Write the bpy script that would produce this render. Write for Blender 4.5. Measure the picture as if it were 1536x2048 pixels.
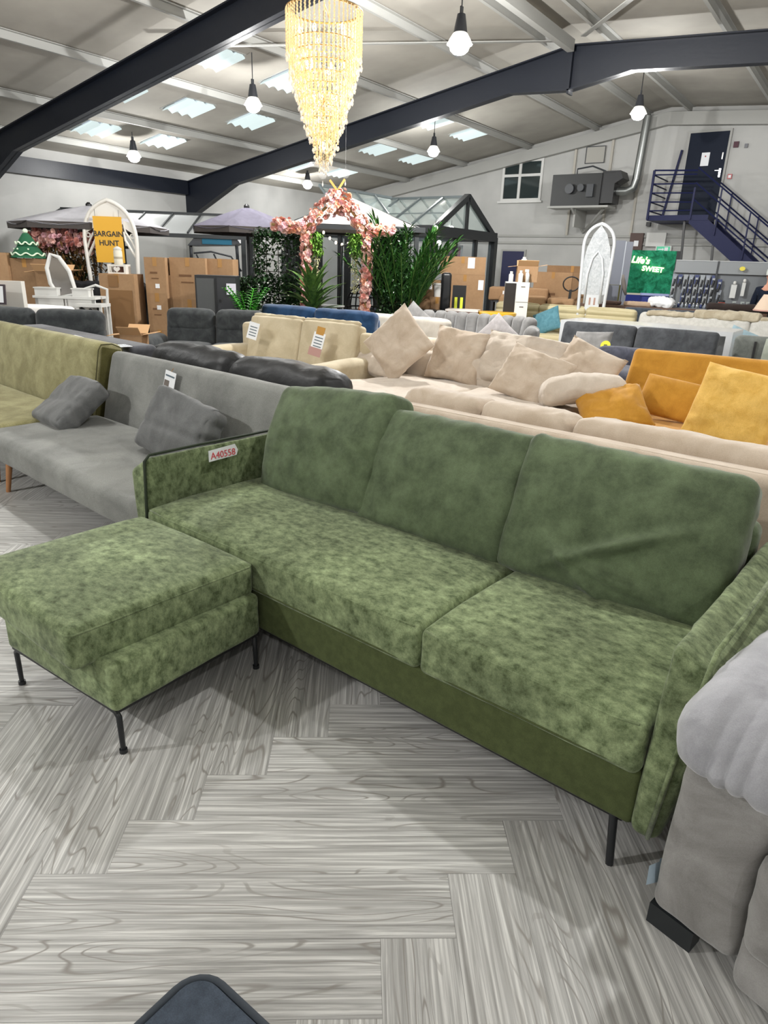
import bpy, math, random
from math import sin, cos, pi, radians as R
from mathutils import Vector, Matrix, Euler, noise
random.seed(4)
SC = bpy.context.scene
COL = SC.collection
for o in list(bpy.data.objects): bpy.data.objects.remove(o, do_unlink=True)

# ---------------------------------------------------------------- camera (phone held at 1.5 m, pitched 20 degrees down)
A = R(34.5); P_ = R(20.0); RO = R(2.03)
def _bf(v): return Vector((v[0]*cos(A)-v[1]*sin(A), v[0]*sin(A)+v[1]*cos(A), v[2]))
F = Vector((0, cos(P_), -sin(P_))); U = Vector((0, sin(P_), cos(P_))); X = Vector((1, 0, 0))
X2 = X*cos(RO)+U*sin(RO); U2 = U*cos(RO)-X*sin(RO)
F, U2, X2 = _bf(F), _bf(U2), _bf(X2)
cd = bpy.data.cameras.new('camera'); cam = bpy.data.objects.new('camera', cd); COL.objects.link(cam)
cam.matrix_world = Matrix(((X2.x, U2.x, -F.x, 0), (X2.y, U2.y, -F.y, 0), (X2.z, U2.z, -F.z, 1.5), (0, 0, 0, 1)))
cd.sensor_fit = 'VERTICAL'; cd.sensor_height = 36.0; cd.lens = 1350.0/2048.0*36.0
cd.clip_start = 0.02; cd.clip_end = 100
SC.camera = cam

# ---------------------------------------------------------------- world, exposure
w = bpy.data.worlds.new('world'); SC.world = w; w.use_nodes = True
w.node_tree.nodes['Background'].inputs[0].default_value = (0.75, 0.85, 1.0, 1)
w.node_tree.nodes['Background'].inputs[1].default_value = 0.35
SC.view_settings.view_transform = 'Standard'; SC.view_settings.look = 'None'
SC.view_settings.gamma = 1.0; SC.view_settings.use_curve_mapping = False
SC.view_settings.exposure = 0.45
LAMP_W = 235.0          # each high-bay lamp
DAY = .55              # brightness of the roof lights
# x, y, z of the shade, in view?, relative output
HB = [(-4.9, 8.4, 4.05, 1, 3.0), (-9.5, 9.45, 3.98, 1, .7), (-13.9, 10.2, 3.52, 1, .4), (-4.6, 14.8, 4.38, 1, .7), (-9.4, 15.2, 4.05, 1, .6), (-14.2, 16.2, 3.6, 1, .4),
      (-0.2, 3.3, 4.3, 0, .62), (-5.0, 2.7, 4.1, 0, .5), (-9.6, 3.4, 3.95, 0, .6), (0.6, 8.6, 4.3, 0, .7), (1.2, 15.0, 4.4, 0, .5), (-4.9, -2.6, 4.1, 0, 1.5), (2.2, -2.6, 4.3, 0, .5), (4.8, 5.2, 4.2, 0, .5)]

# ---------------------------------------------------------------- colours and materials
def L(c):
    """sRGB hex -> linear"""
    c = c.lstrip('#'); r = [int(c[i:i+2], 16)/255 for i in (0, 2, 4)]
    return tuple((x/12.92 if x <= .04045 else ((x+.055)/1.055)**2.4) for x in r)+(1,)
MATS = {}
def newmat(n):
    m = bpy.data.materials.new(n); m.use_nodes = True
    return m, m.node_tree.nodes, m.node_tree.links, m.node_tree.nodes['Principled BSDF']
def plain(n, c, rough=.6, metal=0, spec=.5, emit=None, es=0, bump=0, bs=40, alpha=None, trans=0, coat=0):
    if n in MATS: return MATS[n]
    m, N, K, b = newmat(n)
    b.inputs['Base Color'].default_value = L(c); b.inputs['Roughness'].default_value = rough
    b.inputs['Metallic'].default_value = metal; b.inputs['Specular IOR Level'].default_value = spec
    b.inputs['Transmission Weight'].default_value = trans; b.inputs['Coat Weight'].default_value = coat
    if alpha is not None: b.inputs['Alpha'].default_value = alpha
    if emit: b.inputs['Emission Color'].default_value = L(emit); b.inputs['Emission Strength'].default_value = es
    if bump:
        tc = N.new('ShaderNodeTexCoord'); t = N.new('ShaderNodeTexNoise'); t.inputs['Scale'].default_value = bs; t.inputs['Detail'].default_value = 4
        bp = N.new('ShaderNodeBump'); bp.inputs['Strength'].default_value = bump; bp.inputs['Distance'].default_value = .01
        K.new(tc.outputs['Object'], t.inputs[0]); K.new(t.outputs[0], bp.inputs['Height']); K.new(bp.outputs[0], b.inputs['Normal'])
    MATS[n] = m; return m
def fabric(n, c1, c2, scale=9, dist=1.0, fine=0.25, sheen=.3, rough=.9, bump=.15, lo=.38, hi=.62, fs=260, stretch=(1, 1, 1), nr=.62, patch=0):
    """cloth: two-tone mottling + fine weave speckle + bump"""
    if n in MATS: return MATS[n]
    m, N, K, b = newmat(n)
    tc = N.new('ShaderNodeTexCoord'); mp = N.new('ShaderNodeMapping'); mp.inputs['Scale'].default_value = stretch
    K.new(tc.outputs['Object'], mp.inputs[0])
    t = N.new('ShaderNodeTexNoise'); t.inputs['Scale'].default_value = scale; t.inputs['Detail'].default_value = 7
    t.inputs['Roughness'].default_value = nr; t.inputs['Distortion'].default_value = dist
    K.new(mp.outputs[0], t.inputs[0])
    r = N.new('ShaderNodeValToRGB'); r.color_ramp.elements[0].position = lo; r.color_ramp.elements[1].position = hi
    r.color_ramp.elements[0].color = L(c1); r.color_ramp.elements[1].color = L(c2); K.new(t.outputs[0], r.inputs[0])
    f = N.new('ShaderNodeTexNoise'); f.inputs['Scale'].default_value = fs; f.inputs['Detail'].default_value = 2
    K.new(tc.outputs['Object'], f.inputs[0])
    fr = N.new('ShaderNodeMapRange'); fr.inputs[1].default_value = .3; fr.inputs[2].default_value = .7
    fr.inputs[3].default_value = 1-fine; fr.inputs[4].default_value = 1+fine; K.new(f.outputs[0], fr.inputs[0])
    mx = N.new('ShaderNodeVectorMath'); mx.operation = 'SCALE'; K.new(r.outputs[0], mx.inputs[0]); K.new(fr.outputs[0], mx.inputs['Scale'])
    if patch:
        q = N.new('ShaderNodeTexNoise'); q.inputs['Scale'].default_value = 3.0; q.inputs['Detail'].default_value = 3; K.new(tc.outputs['Object'], q.inputs[0])
        qm = N.new('ShaderNodeMapRange'); qm.inputs[1].default_value = .35; qm.inputs[2].default_value = .65; qm.inputs[3].default_value = 1-patch; qm.inputs[4].default_value = 1+patch; K.new(q.outputs[0], qm.inputs[0])
        m2 = N.new('ShaderNodeVectorMath'); m2.operation = 'SCALE'; K.new(mx.outputs[0], m2.inputs[0]); K.new(qm.outputs[0], m2.inputs['Scale']); mx = m2
    K.new(mx.outputs[0], b.inputs['Base Color'])
    b.inputs['Roughness'].default_value = rough; b.inputs['Sheen Weight'].default_value = sheen; b.inputs['Sheen Roughness'].default_value = .4
    b.inputs['Specular IOR Level'].default_value = .15
    bp = N.new('ShaderNodeBump'); bp.inputs['Strength'].default_value = bump; bp.inputs['Distance'].default_value = .004
    ad = N.new('ShaderNodeMath'); ad.operation = 'ADD'; K.new(t.outputs[0], ad.inputs[0]); K.new(f.outputs[0], ad.inputs[1])
    K.new(ad.outputs[0], bp.inputs['Height']); K.new(bp.outputs[0], b.inputs['Normal'])
    MATS[n] = m; return m

# ---------------------------------------------------------------- objects
def tag(o, label=None, cat=None, group=None, kind=None):
    if label: o['label'] = label
    if cat: o['category'] = cat
    if group: o['group'] = group
    if kind: o['kind'] = kind
    return o
def E(name, label, cat, loc=(0, 0, 0), rz=0, group=None, kind=None):
    o = bpy.data.objects.new(name, None); COL.objects.link(o); o.empty_display_size = .1
    o.location = loc; o.rotation_euler = (0, 0, rz)
    return tag(o, label, cat, group, kind)
class MB:
    def __init__(s): s.v = []; s.f = []; s.mi = []; s.cm = 0; s.uv = None; s.T = Matrix.Identity(4)
    def add(s, vs, fs):
        k = len(s.v); s.v += [tuple(s.T @ Vector(v)) for v in vs]; s.f += [tuple(i+k for i in f) for f in fs]; s.mi += [s.cm]*len(fs); return s
    def box(s, c, d, M=None):
        hx, hy, hz = d[0]/2, d[1]/2, d[2]/2
        vs = [Vector((x*hx, y*hy, z*hz)) for z in (-1, 1) for y in (-1, 1) for x in (-1, 1)]
        if M: vs = [M @ v for v in vs]
        vs = [tuple(v+Vector(c)) for v in vs]
        return s.add(vs, [(0, 2, 3, 1), (4, 5, 7, 6), (0, 1, 5, 4), (2, 6, 7, 3), (0, 4, 6, 2), (1, 3, 7, 5)])
    def b2(s, x0, x1, y0, y1, z0, z1): return s.box(((x0+x1)/2, (y0+y1)/2, (z0+z1)/2), (abs(x1-x0), abs(y1-y0), abs(z1-z0)))
    def bar(s, a, b, w, h=None, up=(0, 0, 1)):
        a = Vector(a); b = Vector(b); h = h or w; d = (b-a); l = d.length
        if l < 1e-6: return s
        z = d/l; u = Vector(up)
        if abs(z.dot(u)) > .98: u = Vector((0, 1, 0))
        x = u.cross(z).normalized(); y = z.cross(x)
        M = Matrix((x, y, z)).transposed()
        return s.box((a+b)/2, (w, h, l), M)
    def tube(s, pts, r, n=8, cap=True, closed=False):
        pts = [Vector(p) for p in pts]; m = len(pts); rr = r if isinstance(r, (list, tuple)) else [r]*m
        vs = []; ref = Vector((0, 0, 1))
        px = None
        for i, p in enumerate(pts):
            if closed: t = (pts[(i+1) % m]-pts[i-1])
            else: t = pts[min(i+1, m-1)]-pts[max(i-1, 0)]
            t = t.normalized() if t.length > 1e-9 else Vector((0, 0, 1))
            if px is None:
                u = ref if abs(t.z) < .9 else Vector((1, 0, 0)); px = u.cross(t).normalized()
            else:
                px = (px-t*px.dot(t)); px = px.normalized() if px.length > 1e-6 else Vector((1, 0, 0))
            py = t.cross(px)
            vs += [tuple(p+(px*cos(2*pi*k/n)+py*sin(2*pi*k/n))*rr[i]) for k in range(n)]
        fs = []
        for i in range(m if closed else m-1):
            j = (i+1) % m
            for k in range(n): fs.append((i*n+k, i*n+(k+1) % n, j*n+(k+1) % n, j*n+k))
        if cap and not closed: fs += [tuple(range(n))[::-1], tuple((m-1)*n+k for k in range(n))]
        return s.add(vs, fs)
    def lathe(s, prof, c=(0, 0, 0), n=16):
        vs = [(c[0]+r*cos(2*pi*k/n), c[1]+r*sin(2*pi*k/n), c[2]+z) for r, z in prof for k in range(n)]
        fs = [(i*n+k, i*n+(k+1) % n, (i+1)*n+(k+1) % n, (i+1)*n+k) for i in range(len(prof)-1) for k in range(n)]
        fs += [tuple(range(n))[::-1], tuple((len(prof)-1)*n+k for k in range(n))]
        return s.add(vs, fs)
    def cyl(s, c, r, h, n=16): return s.lathe([(r, 0), (r, h)], c, n)
    def prism(s, poly, d0, d1, ax='y'):
        """extrude a 2D polygon; ax is the axis of extrusion"""
        def q(a, b, d): return {'y': (a, d, b), 'x': (d, a, b), 'z': (a, b, d)}[ax]
        n = len(poly); vs = [q(a, b, d0) for a, b in poly]+[q(a, b, d1) for a, b in poly]
        return s.add(vs, [tuple(range(n))[::-1], tuple(range(n, 2*n))]+[(i, (i+1) % n, n+(i+1) % n, n+i) for i in range(n)])
    def rb(s, d, r=.05, n=(10, 10, 5), bulge=(0, 0, 0, 0, 0, 0), nz=(0, 3, 0), M=None, warp=None):
        """rounded box centred on the origin; bulge = -x,+x,-y,+y,-z,+z crown; nz = amplitude, scale, seed of wrinkles"""
        h = [d[i]/2 for i in range(3)]; r = min(r, *h)
        ax = []
        for i in range(3):
            e = [-h[i], -h[i]+r*.12, -h[i]+r*.35, -h[i]+r*.7]; k = n[i]; inn = [-h[i]+r+(2*h[i]-2*r)*j/k for j in range(k+1)] if h[i]-r > 1e-4 else [0]
            ax.append(e+inn+[-q for q in e[::-1]])
        idx = {}; vs = []; fs = []
        def vid(a, b, c):
            k = (a, b, c)
            if k not in idx:
                p = Vector((ax[0][a], ax[1][b], ax[2][c])); q = Vector([max(-(h[i]-r), min(h[i]-r, p[i])) for i in range(3)])
                dd = p-q; nn = dd.normalized() if dd.length > 1e-9 else Vector((0, 0, 1))
                o = q+nn*r; f = [1-min(1, abs(o[i]/h[i]))**2 for i in range(3)]
                g = Vector(o)
                for i in range(3):
                    j, l = (i+1) % 3, (i+2) % 3; wgt = max(0, f[j])**.5*max(0, f[l])**.5
                    if o[i] < 0: g[i] -= bulge[2*i]*wgt*abs(nn[i])**.5
                    else: g[i] += bulge[2*i+1]*wgt*abs(nn[i])**.5
                if nz[0]:
                    sp = g*nz[1]+Vector((nz[2]*7.3, nz[2]*3.1, nz[2]))
                    a1 = noise.noise(sp); a2 = 1-abs(noise.noise(sp*1.7+Vector((5, 1, 2))))*2
                    g += nn*nz[0]*(a1*.8+a2*.5+.4*noise.noise(sp*3.3))
                if warp: g = warp(g)
                if M: g = M @ g
                idx[k] = len(vs); vs.append(tuple(g))
            return idx[k]
        na, nb, nc = len(ax[0])-1, len(ax[1])-1, len(ax[2])-1
        for i in range(na):
            for j in range(nb):
                fs.append((vid(i, j, 0), vid(i, j+1, 0), vid(i+1, j+1, 0), vid(i+1, j, 0))); fs.append((vid(i, j, nc), vid(i+1, j, nc), vid(i+1, j+1, nc), vid(i, j+1, nc)))
        for i in range(na):
            for k in range(nc):
                fs.append((vid(i, 0, k), vid(i+1, 0, k), vid(i+1, 0, k+1), vid(i, 0, k+1))); fs.append((vid(i, nb, k), vid(i, nb, k+1), vid(i+1, nb, k+1), vid(i+1, nb, k)))
        for j in range(nb):
            for k in range(nc):
                fs.append((vid(0, j, k), vid(0, j, k+1), vid(0, j+1, k+1), vid(0, j+1, k))); fs.append((vid(na, j, k), vid(na, j+1, k), vid(na, j+1, k+1), vid(na, j, k+1)))
        return s.add(vs, fs)
    def pillow(s, w, h, t, pinch=.1, nz=.02, seed=0, n=26, fold=0, M=None):
        """knife-edge scatter cushion in the xz plane, thickness along y"""
        pts = {}; vs = []; fs = []
        def P(i, j, sd):
            e = i in (0, n) or j in (0, n); k = (i, j, 0 if e else sd)
            if k in pts: return pts[k]
            u = sin(pi/2*(2*i/n-1)); v = sin(pi/2*(2*j/n-1))
            x = w/2*u*(1-pinch*(1-v*v)*abs(u)**2); z = h/2*v*(1-pinch*(1-u*u)*abs(v)**2)
            th = ((1-u*u)*(1-v*v))**.42*t/2
            sp = Vector((x*7+seed*3.7, z*7, sd*4+seed)); wr = (noise.noise(sp)+.7*(.5-abs(noise.noise(sp*2.1)))*1.5)*nz*min(1, th*4/t)
            edge = (abs(u)**6*abs(noise.noise(Vector((z*18, seed, sd))))+abs(v)**6*abs(noise.noise(Vector((x*18, seed, sd)))))*nz*.8
            y = sd*(th+wr-edge*(0 if e else 1)) + fold*(u*u*.5-v*.3*u)
            p = Vector((x, y, z))
            if M: p = M @ p
            pts[k] = len(vs); vs.append(tuple(p)); return pts[k]
        for i in range(n):
            for j in range(n):
                fs.append((P(i, j, -1), P(i+1, j, -1), P(i+1, j+1, -1), P(i, j+1, -1))); fs.append((P(i, j, 1), P(i, j+1, 1), P(i+1, j+1, 1), P(i+1, j, 1)))
        return s.add(vs, fs)
def O(name, mb, mat, parent=None, loc=None, rot=None, smooth=False, label=None, cat=None, group=None, kind=None, auto=None):
    me = bpy.data.meshes.new(name); me.from_pydata(mb.v, [], mb.f)
    ms = mat if isinstance(mat, (list, tuple)) else [mat]
    for m in ms: me.materials.append(m)
    if len(ms) > 1: me.polygons.foreach_set('material_index', mb.mi)
    if mb.uv:
        for nm, dat in mb.uv.items():
            l = me.uv_layers.new(name=nm); l.data.foreach_set('uv', dat)
    if smooth:
        me.polygons.foreach_set('use_smooth', [True]*len(me.polygons))
        if auto:
            me.set_sharp_from_angle(angle=R(auto))
    me.update(); o = bpy.data.objects.new(name, me); COL.objects.link(o)
    if parent: o.parent = parent
    if loc: o.location = loc
    if rot: o.rotation_euler = rot
    return tag(o, label, cat, group, kind)
def CP(root, loc=None, rz=None, label=None, group=None, rot=None, scale=None):
    def rec(o, par):
        c = o.copy(); COL.objects.link(c)
        if par: c.parent = par
        for ch in o.children: rec(ch, c)
        return c
    c = rec(root, None)
    if loc: c.location = loc
    if rz is not None: c.rotation_euler = (0, 0, rz)
    if rot: c.rotation_euler = rot
    if scale: c.scale = scale
    return tag(c, label, None, group)
def text_mesh(s, size, ext, align='CENTER', bold=False, shear=0):
    cu = bpy.data.curves.new('t', 'FONT'); cu.body = s; cu.size = size; cu.extrude = ext; cu.align_x = align; cu.align_y = 'CENTER'; cu.shear = shear
    if bold: cu.offset = size*.02
    cu.resolution_u = 3
    ob = bpy.data.objects.new('t', cu); COL.objects.link(ob)
    dg = bpy.context.evaluated_depsgraph_get(); me = bpy.data.meshes.new_from_object(ob.evaluated_get(dg))
    mb = MB(); mb.add([tuple(v.co) for v in me.vertices], [tuple(p.vertices) for p in me.polygons])
    bpy.data.objects.remove(ob); bpy.data.meshes.remove(me); bpy.data.curves.remove(cu)
    return mb
def T(x=0, y=0, z=0, rx=0, ry=0, rz=0):
    return Matrix.Translation((x, y, z)) @ Euler((rx, ry, rz)).to_matrix().to_4x4()

# common materials
WHITEWALL = None
def wallmat():
    m, N, K, b = newmat('painted_wall')
    tc = N.new('ShaderNodeTexCoord'); t = N.new('ShaderNodeTexNoise'); t.inputs['Scale'].default_value = .6; t.inputs['Detail'].default_value = 6
    K.new(tc.outputs['Object'], t.inputs[0]); r = N.new('ShaderNodeValToRGB'); r.color_ramp.elements[0].color = L('#a2a2a0'); r.color_ramp.elements[1].color = L('#b9b9b6')
    r.color_ramp.elements[0].position = .3; r.color_ramp.elements[1].position = .6
    K.new(t.outputs[0], r.inputs[0]); K.new(r.outputs[0], b.inputs['Base Color']); b.inputs['Roughness'].default_value = .8
    br = N.new('ShaderNodeTexBrick'); br.inputs['Scale'].default_value = 1; br.inputs['Brick Width'].default_value = .45; br.inputs['Row Height'].default_value = .225; br.inputs['Mortar Size'].default_value = .008
    mp = N.new('ShaderNodeMapping'); mp.inputs['Rotation'].default_value = (R(90), 0, 0); K.new(tc.outputs['Object'], mp.inputs[0]); K.new(mp.outputs[0], br.inputs[0])
    bp = N.new('ShaderNodeBump'); bp.inputs['Strength'].default_value = .15; bp.inputs['Distance'].default_value = .004; bp.invert = True
    K.new(br.outputs['Fac'], bp.inputs['Height']); K.new(bp.outputs[0], b.inputs['Normal']); return m
MW = wallmat()
def ceilmat():
    m, N, K, b = newmat('ceiling_sheet')
    tc = N.new('ShaderNodeTexCoord'); t = N.new('ShaderNodeTexNoise'); t.inputs['Scale'].default_value = .9; t.inputs['Detail'].default_value = 6
    K.new(tc.outputs['Object'], t.inputs[0]); r = N.new('ShaderNodeValToRGB'); r.color_ramp.elements[0].color = L('#908c84'); r.color_ramp.elements[1].color = L('#a5a198')
    r.color_ramp.elements[0].position = .3; r.color_ramp.elements[1].position = .65
    K.new(t.outputs[0], r.inputs[0]); K.new(r.outputs[0], b.inputs['Base Color']); b.inputs['Roughness'].default_value = .85; return m
MC = ceilmat()
MNAVY = plain('navy_steel', '#0c1320', .45, bump=.1, bs=20)
MBLUE = plain('blue_steel', '#141a40', .55, spec=.25)
MPURLIN = plain('white_steel', '#a0a09c', .6)
MBLACK = plain('black_metal', '#17181a', .4)
MDARK = plain('dark_grey_metal', '#33363a', .45)
MWHITE = plain('white_paint', '#cdcdca', .5)
MCHROME = plain('chrome', '#c8c8c8', .2, metal=1)
def cardmat(n, c1, c2):
    return fabric(n, c1, c2, scale=2.2, dist=.3, fine=.04, sheen=0, rough=.8, bump=.03, lo=.3, hi=.7, fs=30)
MCARD = cardmat('cardboard', '#97785a', '#a98968'); MCARD2 = cardmat('cardboard_dark', '#80654b', '#927558'); MTAPE = plain('parcel_tape', '#a5793f', .3)
MPAPER = plain('white_paper', '#e9ebee', .6)

# ================================================================ SETTING
# floor: herringbone vinyl planks, each a quad with its own grain offset
def floormat():
    m, N, K, b = newmat('grey_oak_herringbone')
    uv = N.new('ShaderNodeUVMap'); uv.uv_map = 'grain'; u2 = N.new('ShaderNodeUVMap'); u2.uv_map = 'tone'
    sp = N.new('ShaderNodeSeparateXYZ'); K.new(uv.outputs[0], sp.inputs[0])
    def mapn(sx, sy, sc, det, dist, typ='noise'):
        mp = N.new('ShaderNodeMapping'); mp.inputs['Scale'].default_value = (sx, sy, 1); K.new(uv.outputs[0], mp.inputs[0])
        t = N.new('ShaderNodeTexNoise'); t.inputs['Scale'].default_value = sc; t.inputs['Detail'].default_value = det; t.inputs['Distortion'].default_value = dist; t.inputs['Roughness'].default_value = .6
        K.new(mp.outputs[0], t.inputs[0]); return t
    fine = mapn(1.3, 62, 1.6, 7, .5)
    big = mapn(.7, 4.6, 1.5, 1.6, .3)
    # growth rings: bands of the big noise field
    mu = N.new('ShaderNodeMath'); mu.operation = 'MULTIPLY'; mu.inputs[1].default_value = 17.0; K.new(big.outputs[0], mu.inputs[0])
    fr = N.new('ShaderNodeMath'); fr.operation = 'PINGPONG'; fr.inputs[1].default_value = .5; K.new(mu.outputs[0], fr.inputs[0])
    rr = N.new('ShaderNodeMapRange'); rr.inputs[1].default_value = .0; rr.inputs[2].default_value = .12; rr.inputs[3].default_value = 0; rr.inputs[4].default_value = 1; rr.interpolation_type = 'SMOOTHSTEP'; K.new(fr.outputs[0], rr.inputs[0])
    mask = mapn(.6, 8, 1.0, 3, .2); mk = N.new('ShaderNodeMapRange'); mk.inputs[1].default_value = .43; mk.inputs[2].default_value = .56; K.new(mask.outputs[0], mk.inputs[0])
    mxm = N.new('ShaderNodeMath'); mxm.operation = 'MAXIMUM'; K.new(rr.outputs[0], mxm.inputs[0])
    inv = N.new('ShaderNodeMath'); inv.operation = 'SUBTRACT'; inv.inputs[0].default_value = 1; K.new(mk.outputs[0], inv.inputs[1]); K.new(inv.outputs[0], mxm.inputs[1])
    r1 = N.new('ShaderNodeValToRGB'); e = r1.color_ramp; e.elements[0].position = .28; e.elements[0].color = L('#878581'); e.elements[1].position = .66; e.elements[1].color = L('#dfdeda')
    x = e.elements.new(.5); x.color = L('#b5b4b1'); K.new(fine.outputs[0], r1.inputs[0])
    m1 = N.new('ShaderNodeMix'); m1.data_type = 'RGBA'; m1.inputs[6].default_value = L('#918d87'); K.new(mxm.outputs[0], m1.inputs[0]); K.new(r1.outputs[0], m1.inputs[7])
    # plank tone and hairline joint from second UV
    s2 = N.new('ShaderNodeSeparateXYZ'); K.new(u2.outputs[0], s2.inputs[0])
    tn = N.new('ShaderNodeMapRange'); tn.inputs[3].default_value = .9; tn.inputs[4].default_value = 1.08; K.new(s2.outputs[0], tn.inputs[0])
    v = N.new('ShaderNodeVectorMath'); v.operation = 'SCALE'; K.new(m1.outputs[2], v.inputs[0]); K.new(tn.outputs[0], v.inputs['Scale'])
    K.new(v.outputs[0], b.inputs['Base Color']); b.inputs['Roughness'].default_value = .42; b.inputs['Specular IOR Level'].default_value = .35
    bp = N.new('ShaderNodeBump'); bp.inputs['Strength'].default_value = .12; bp.inputs['Distance'].default_value = .002; K.new(fine.outputs[0], bp.inputs['Height']); K.new(bp.outputs[0], b.inputs['Normal'])
    return m
def make_floor():
    yaw = R(2.46)+A; w = .1212*1.5; Ln = 5.874*w; g = .0003
    u0, v0 = -.0547*1.5, 1.3779*1.5
    ca, sa = cos(yaw), sin(yaw); rnd = random.Random(7)
    mb = MB(); uv = []; uv2 = []
    def quad(ua, ub, va, vb, along_u):
        c = ((ua+ub)/2*ca-(va+vb)/2*sa, (ua+ub)/2*sa+(va+vb)/2*ca)
        if not (-17.2 < c[0] < 6.5 and -4.8 < c[1] < 21.2): return
        ua += g; ub -= g; va += g; vb -= g
        P = [(ua, va), (ub, va), (ub, vb), (ua, vb)]
        mb.add([(p[0]*ca-p[1]*sa, p[0]*sa+p[1]*ca, 0) for p in P], [(0, 1, 2, 3)])
        ox, oy, tn = rnd.random()*50, rnd.random()*50, rnd.random()
        for p in P:
            a, b_ = (p[0]-ua, p[1]-va) if along_u else (p[1]-va, p[0]-ua)
            uv.extend((a+ox, b_+oy)); uv2.extend((tn, 0))
    for n in range(-140, 141):
        for m_ in range(-22, 23):
            a = u0-n*w+m_*Ln; t = v0-n*w-m_*Ln
            quad(a, a+Ln, t-w, t, True); quad(a, a+w, t, t+Ln, False)
    k = len(mb.v); mb.cm = 1
    mb.add([(-16.2, -4, -.003), (5.6, -4, -.003), (5.6, 20.2, -.003), (-16.2, 20.2, -.003), (-16.2, -4, -.12), (5.6, -4, -.12), (5.6, 20.2, -.12), (-16.2, 20.2, -.12)], [(0, 1, 2, 3), (7, 6, 5, 4), (0, 4, 5, 1), (1, 5, 6, 2), (2, 6, 7, 3), (3, 7, 4, 0)])
    for _ in range(24): uv.extend((0, 0)); uv2.extend((0, 0))
    mb.uv = {'grain': uv, 'tone': uv2}
    O('floor', mb, [floormat(), plain('joint', '#6f6f6c', .7)], kind='structure')
make_floor()

XL, XR, YE, YB, XA = -15.95, 5.5, 20.0, -3.8, -5.4
def zr(x): return 5.5+.172*(x-XA) if x < XA else 5.5-.065*(x-XA)
mb = MB(); mb.b2(XL-.25, XL, YB, YE, -.1, zr(XL)+.1); O('wall_left', mb, MW, kind='structure')
mb = MB(); mb.b2(XR, XR+.25, YB, YE, -.1, zr(XR)+.1); O('wall_right', mb, MW, kind='structure')
for nm, ya, yb in (('wall_far', YE, YE+.25), ('wall_near', YB-.25, YB)):
    mb = MB(); mb.prism([(XL-.25, -.1), (XR+.25, -.1), (XR+.25, zr(XR)+.1), (XA, 5.6), (XL-.25, zr(XL)+.1)], ya, yb, 'y'); O(nm, mb, MW, kind='structure')
# roof of sheets, with openings where the roof lights sit
RL = [(-10.05, 9.1), (-10.0, 10.85), (-12.15, 8.7), (-12.1, 10.25), (-12.0, 11.85), (-14.15, 9.5), (-14.1, 11.15),
      (-9.65, 15.5), (-9.6, 17.2), (-11.75, 16.2), (-11.7, 18.0), (-13.95, 15.4), (-13.8, 17.2), (-10.05, 2.6), (-10.05, 4.4), (-12.1, 2.6), (-12.1, 4.4)]
def roof():
    mb = MB(); hw = .37
    xs = sorted({XL-.25, XA}|{round(x-hw, 3) for x, y in RL}|{round(x+hw, 3) for x, y in RL}); ys = sorted({YB-.25, YE+.25}|{round(y-hw, 3) for x, y in RL}|{round(y+hw, 3) for x, y in RL})
    for i in range(len(xs)-1):
        for j in range(len(ys)-1):
            cx, cy = (xs[i]+xs[i+1])/2, (ys[j]+ys[j+1])/2
            if any(abs(cx-x) < hw and abs(cy-y) < hw for x, y in RL): continue
            a, b_, c, d = xs[i], xs[i+1], ys[j], ys[j+1]
            for t, fl in ((0, 1), (.14, 0)):
                vs = [(a, c, zr(a)+t), (b_, c, zr(b_)+t), (b_, d, zr(b_)+t), (a, d, zr(a)+t)]
                mb.add(vs, [(3, 2, 1, 0) if fl else (0, 1, 2, 3)])
    a, b_, c, d = XA, XR+.25, YB-.25, YE+.25
    mb.add([(a, c, zr(a)), (b_, c, zr(b_)), (b_, d, zr(b_)), (a, d, zr(a))], [(3, 2, 1, 0)])
    mb.add([(a, c, zr(a)+.14), (b_, c, zr(b_)+.14), (b_, d, zr(b_)+.14), (a, d, zr(a)+.14)], [(0, 1, 2, 3)])
    O('ceiling', mb, MC, kind='structure')
roof()
MRL = plain('translucent_sheet', '#8a9796', .4, emit='#deecec', es=DAY)
for i, (x, y) in enumerate(RL):
    o = E('window_%d' % (i+1), None, None, (x, y, zr(x)), kind='structure'); sl = math.atan(.172); o.rotation_euler = (0, -sl, 0)
    mb = MB(); n = 6; hw = .37   # corrugated sheet, ridges running down the slope
    P = [(-hw+2*hw*k/n, (.03 if k % 2 else -.055)) for k in range(n+1)]
    vs = [(-hw, y_, z_) for y_, z_ in P]+[(hw, y_, z_) for y_, z_ in P]+[(-hw, y_, z_+.012) for y_, z_ in P]+[(hw, y_, z_+.012) for y_, z_ in P]
    q = n+1; fs = [(k, k+1, q+k+1, q+k) for k in range(n)]+[(2*q+k, 3*q+k, 3*q+k+1, 2*q+k+1) for k in range(n)]
    mb.add(vs, fs); O('translucent_pane', mb, MRL, o)
    mb = MB(); f = .03
    if False: pass
    for a, b_, c, d in ((-hw-.02, hw+.02, -hw-.03, -hw), (-hw-.02, hw+.02, hw, hw+.03), (-hw-.03, -hw, -hw, hw), (hw, hw+.03, -hw, hw)): mb.b2(a, b_, c, d, -.005, .16)
    O('frame', mb, MPURLIN, o)
# purlins (white Z sections) running the length of the building
k = 0
for x in (-15.0, -13.2, -11.15, -9.1, -7.2, -5.9, -4.9, -3.0, -1.1, .8, 2.7, 4.6):
    k += 1; z = zr(x); mb = MB()
    mb.b2(x-.012, x+.012, YB, YE, z-.11, z); mb.b2(x-.045, x+.012, YB, YE, z-.12, z-.108); mb.b2(x-.012, x+.075, YB, YE, z-.012, z-.001)
    O('trim_%d' % k, mb, MPURLIN, kind='structure')
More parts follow.
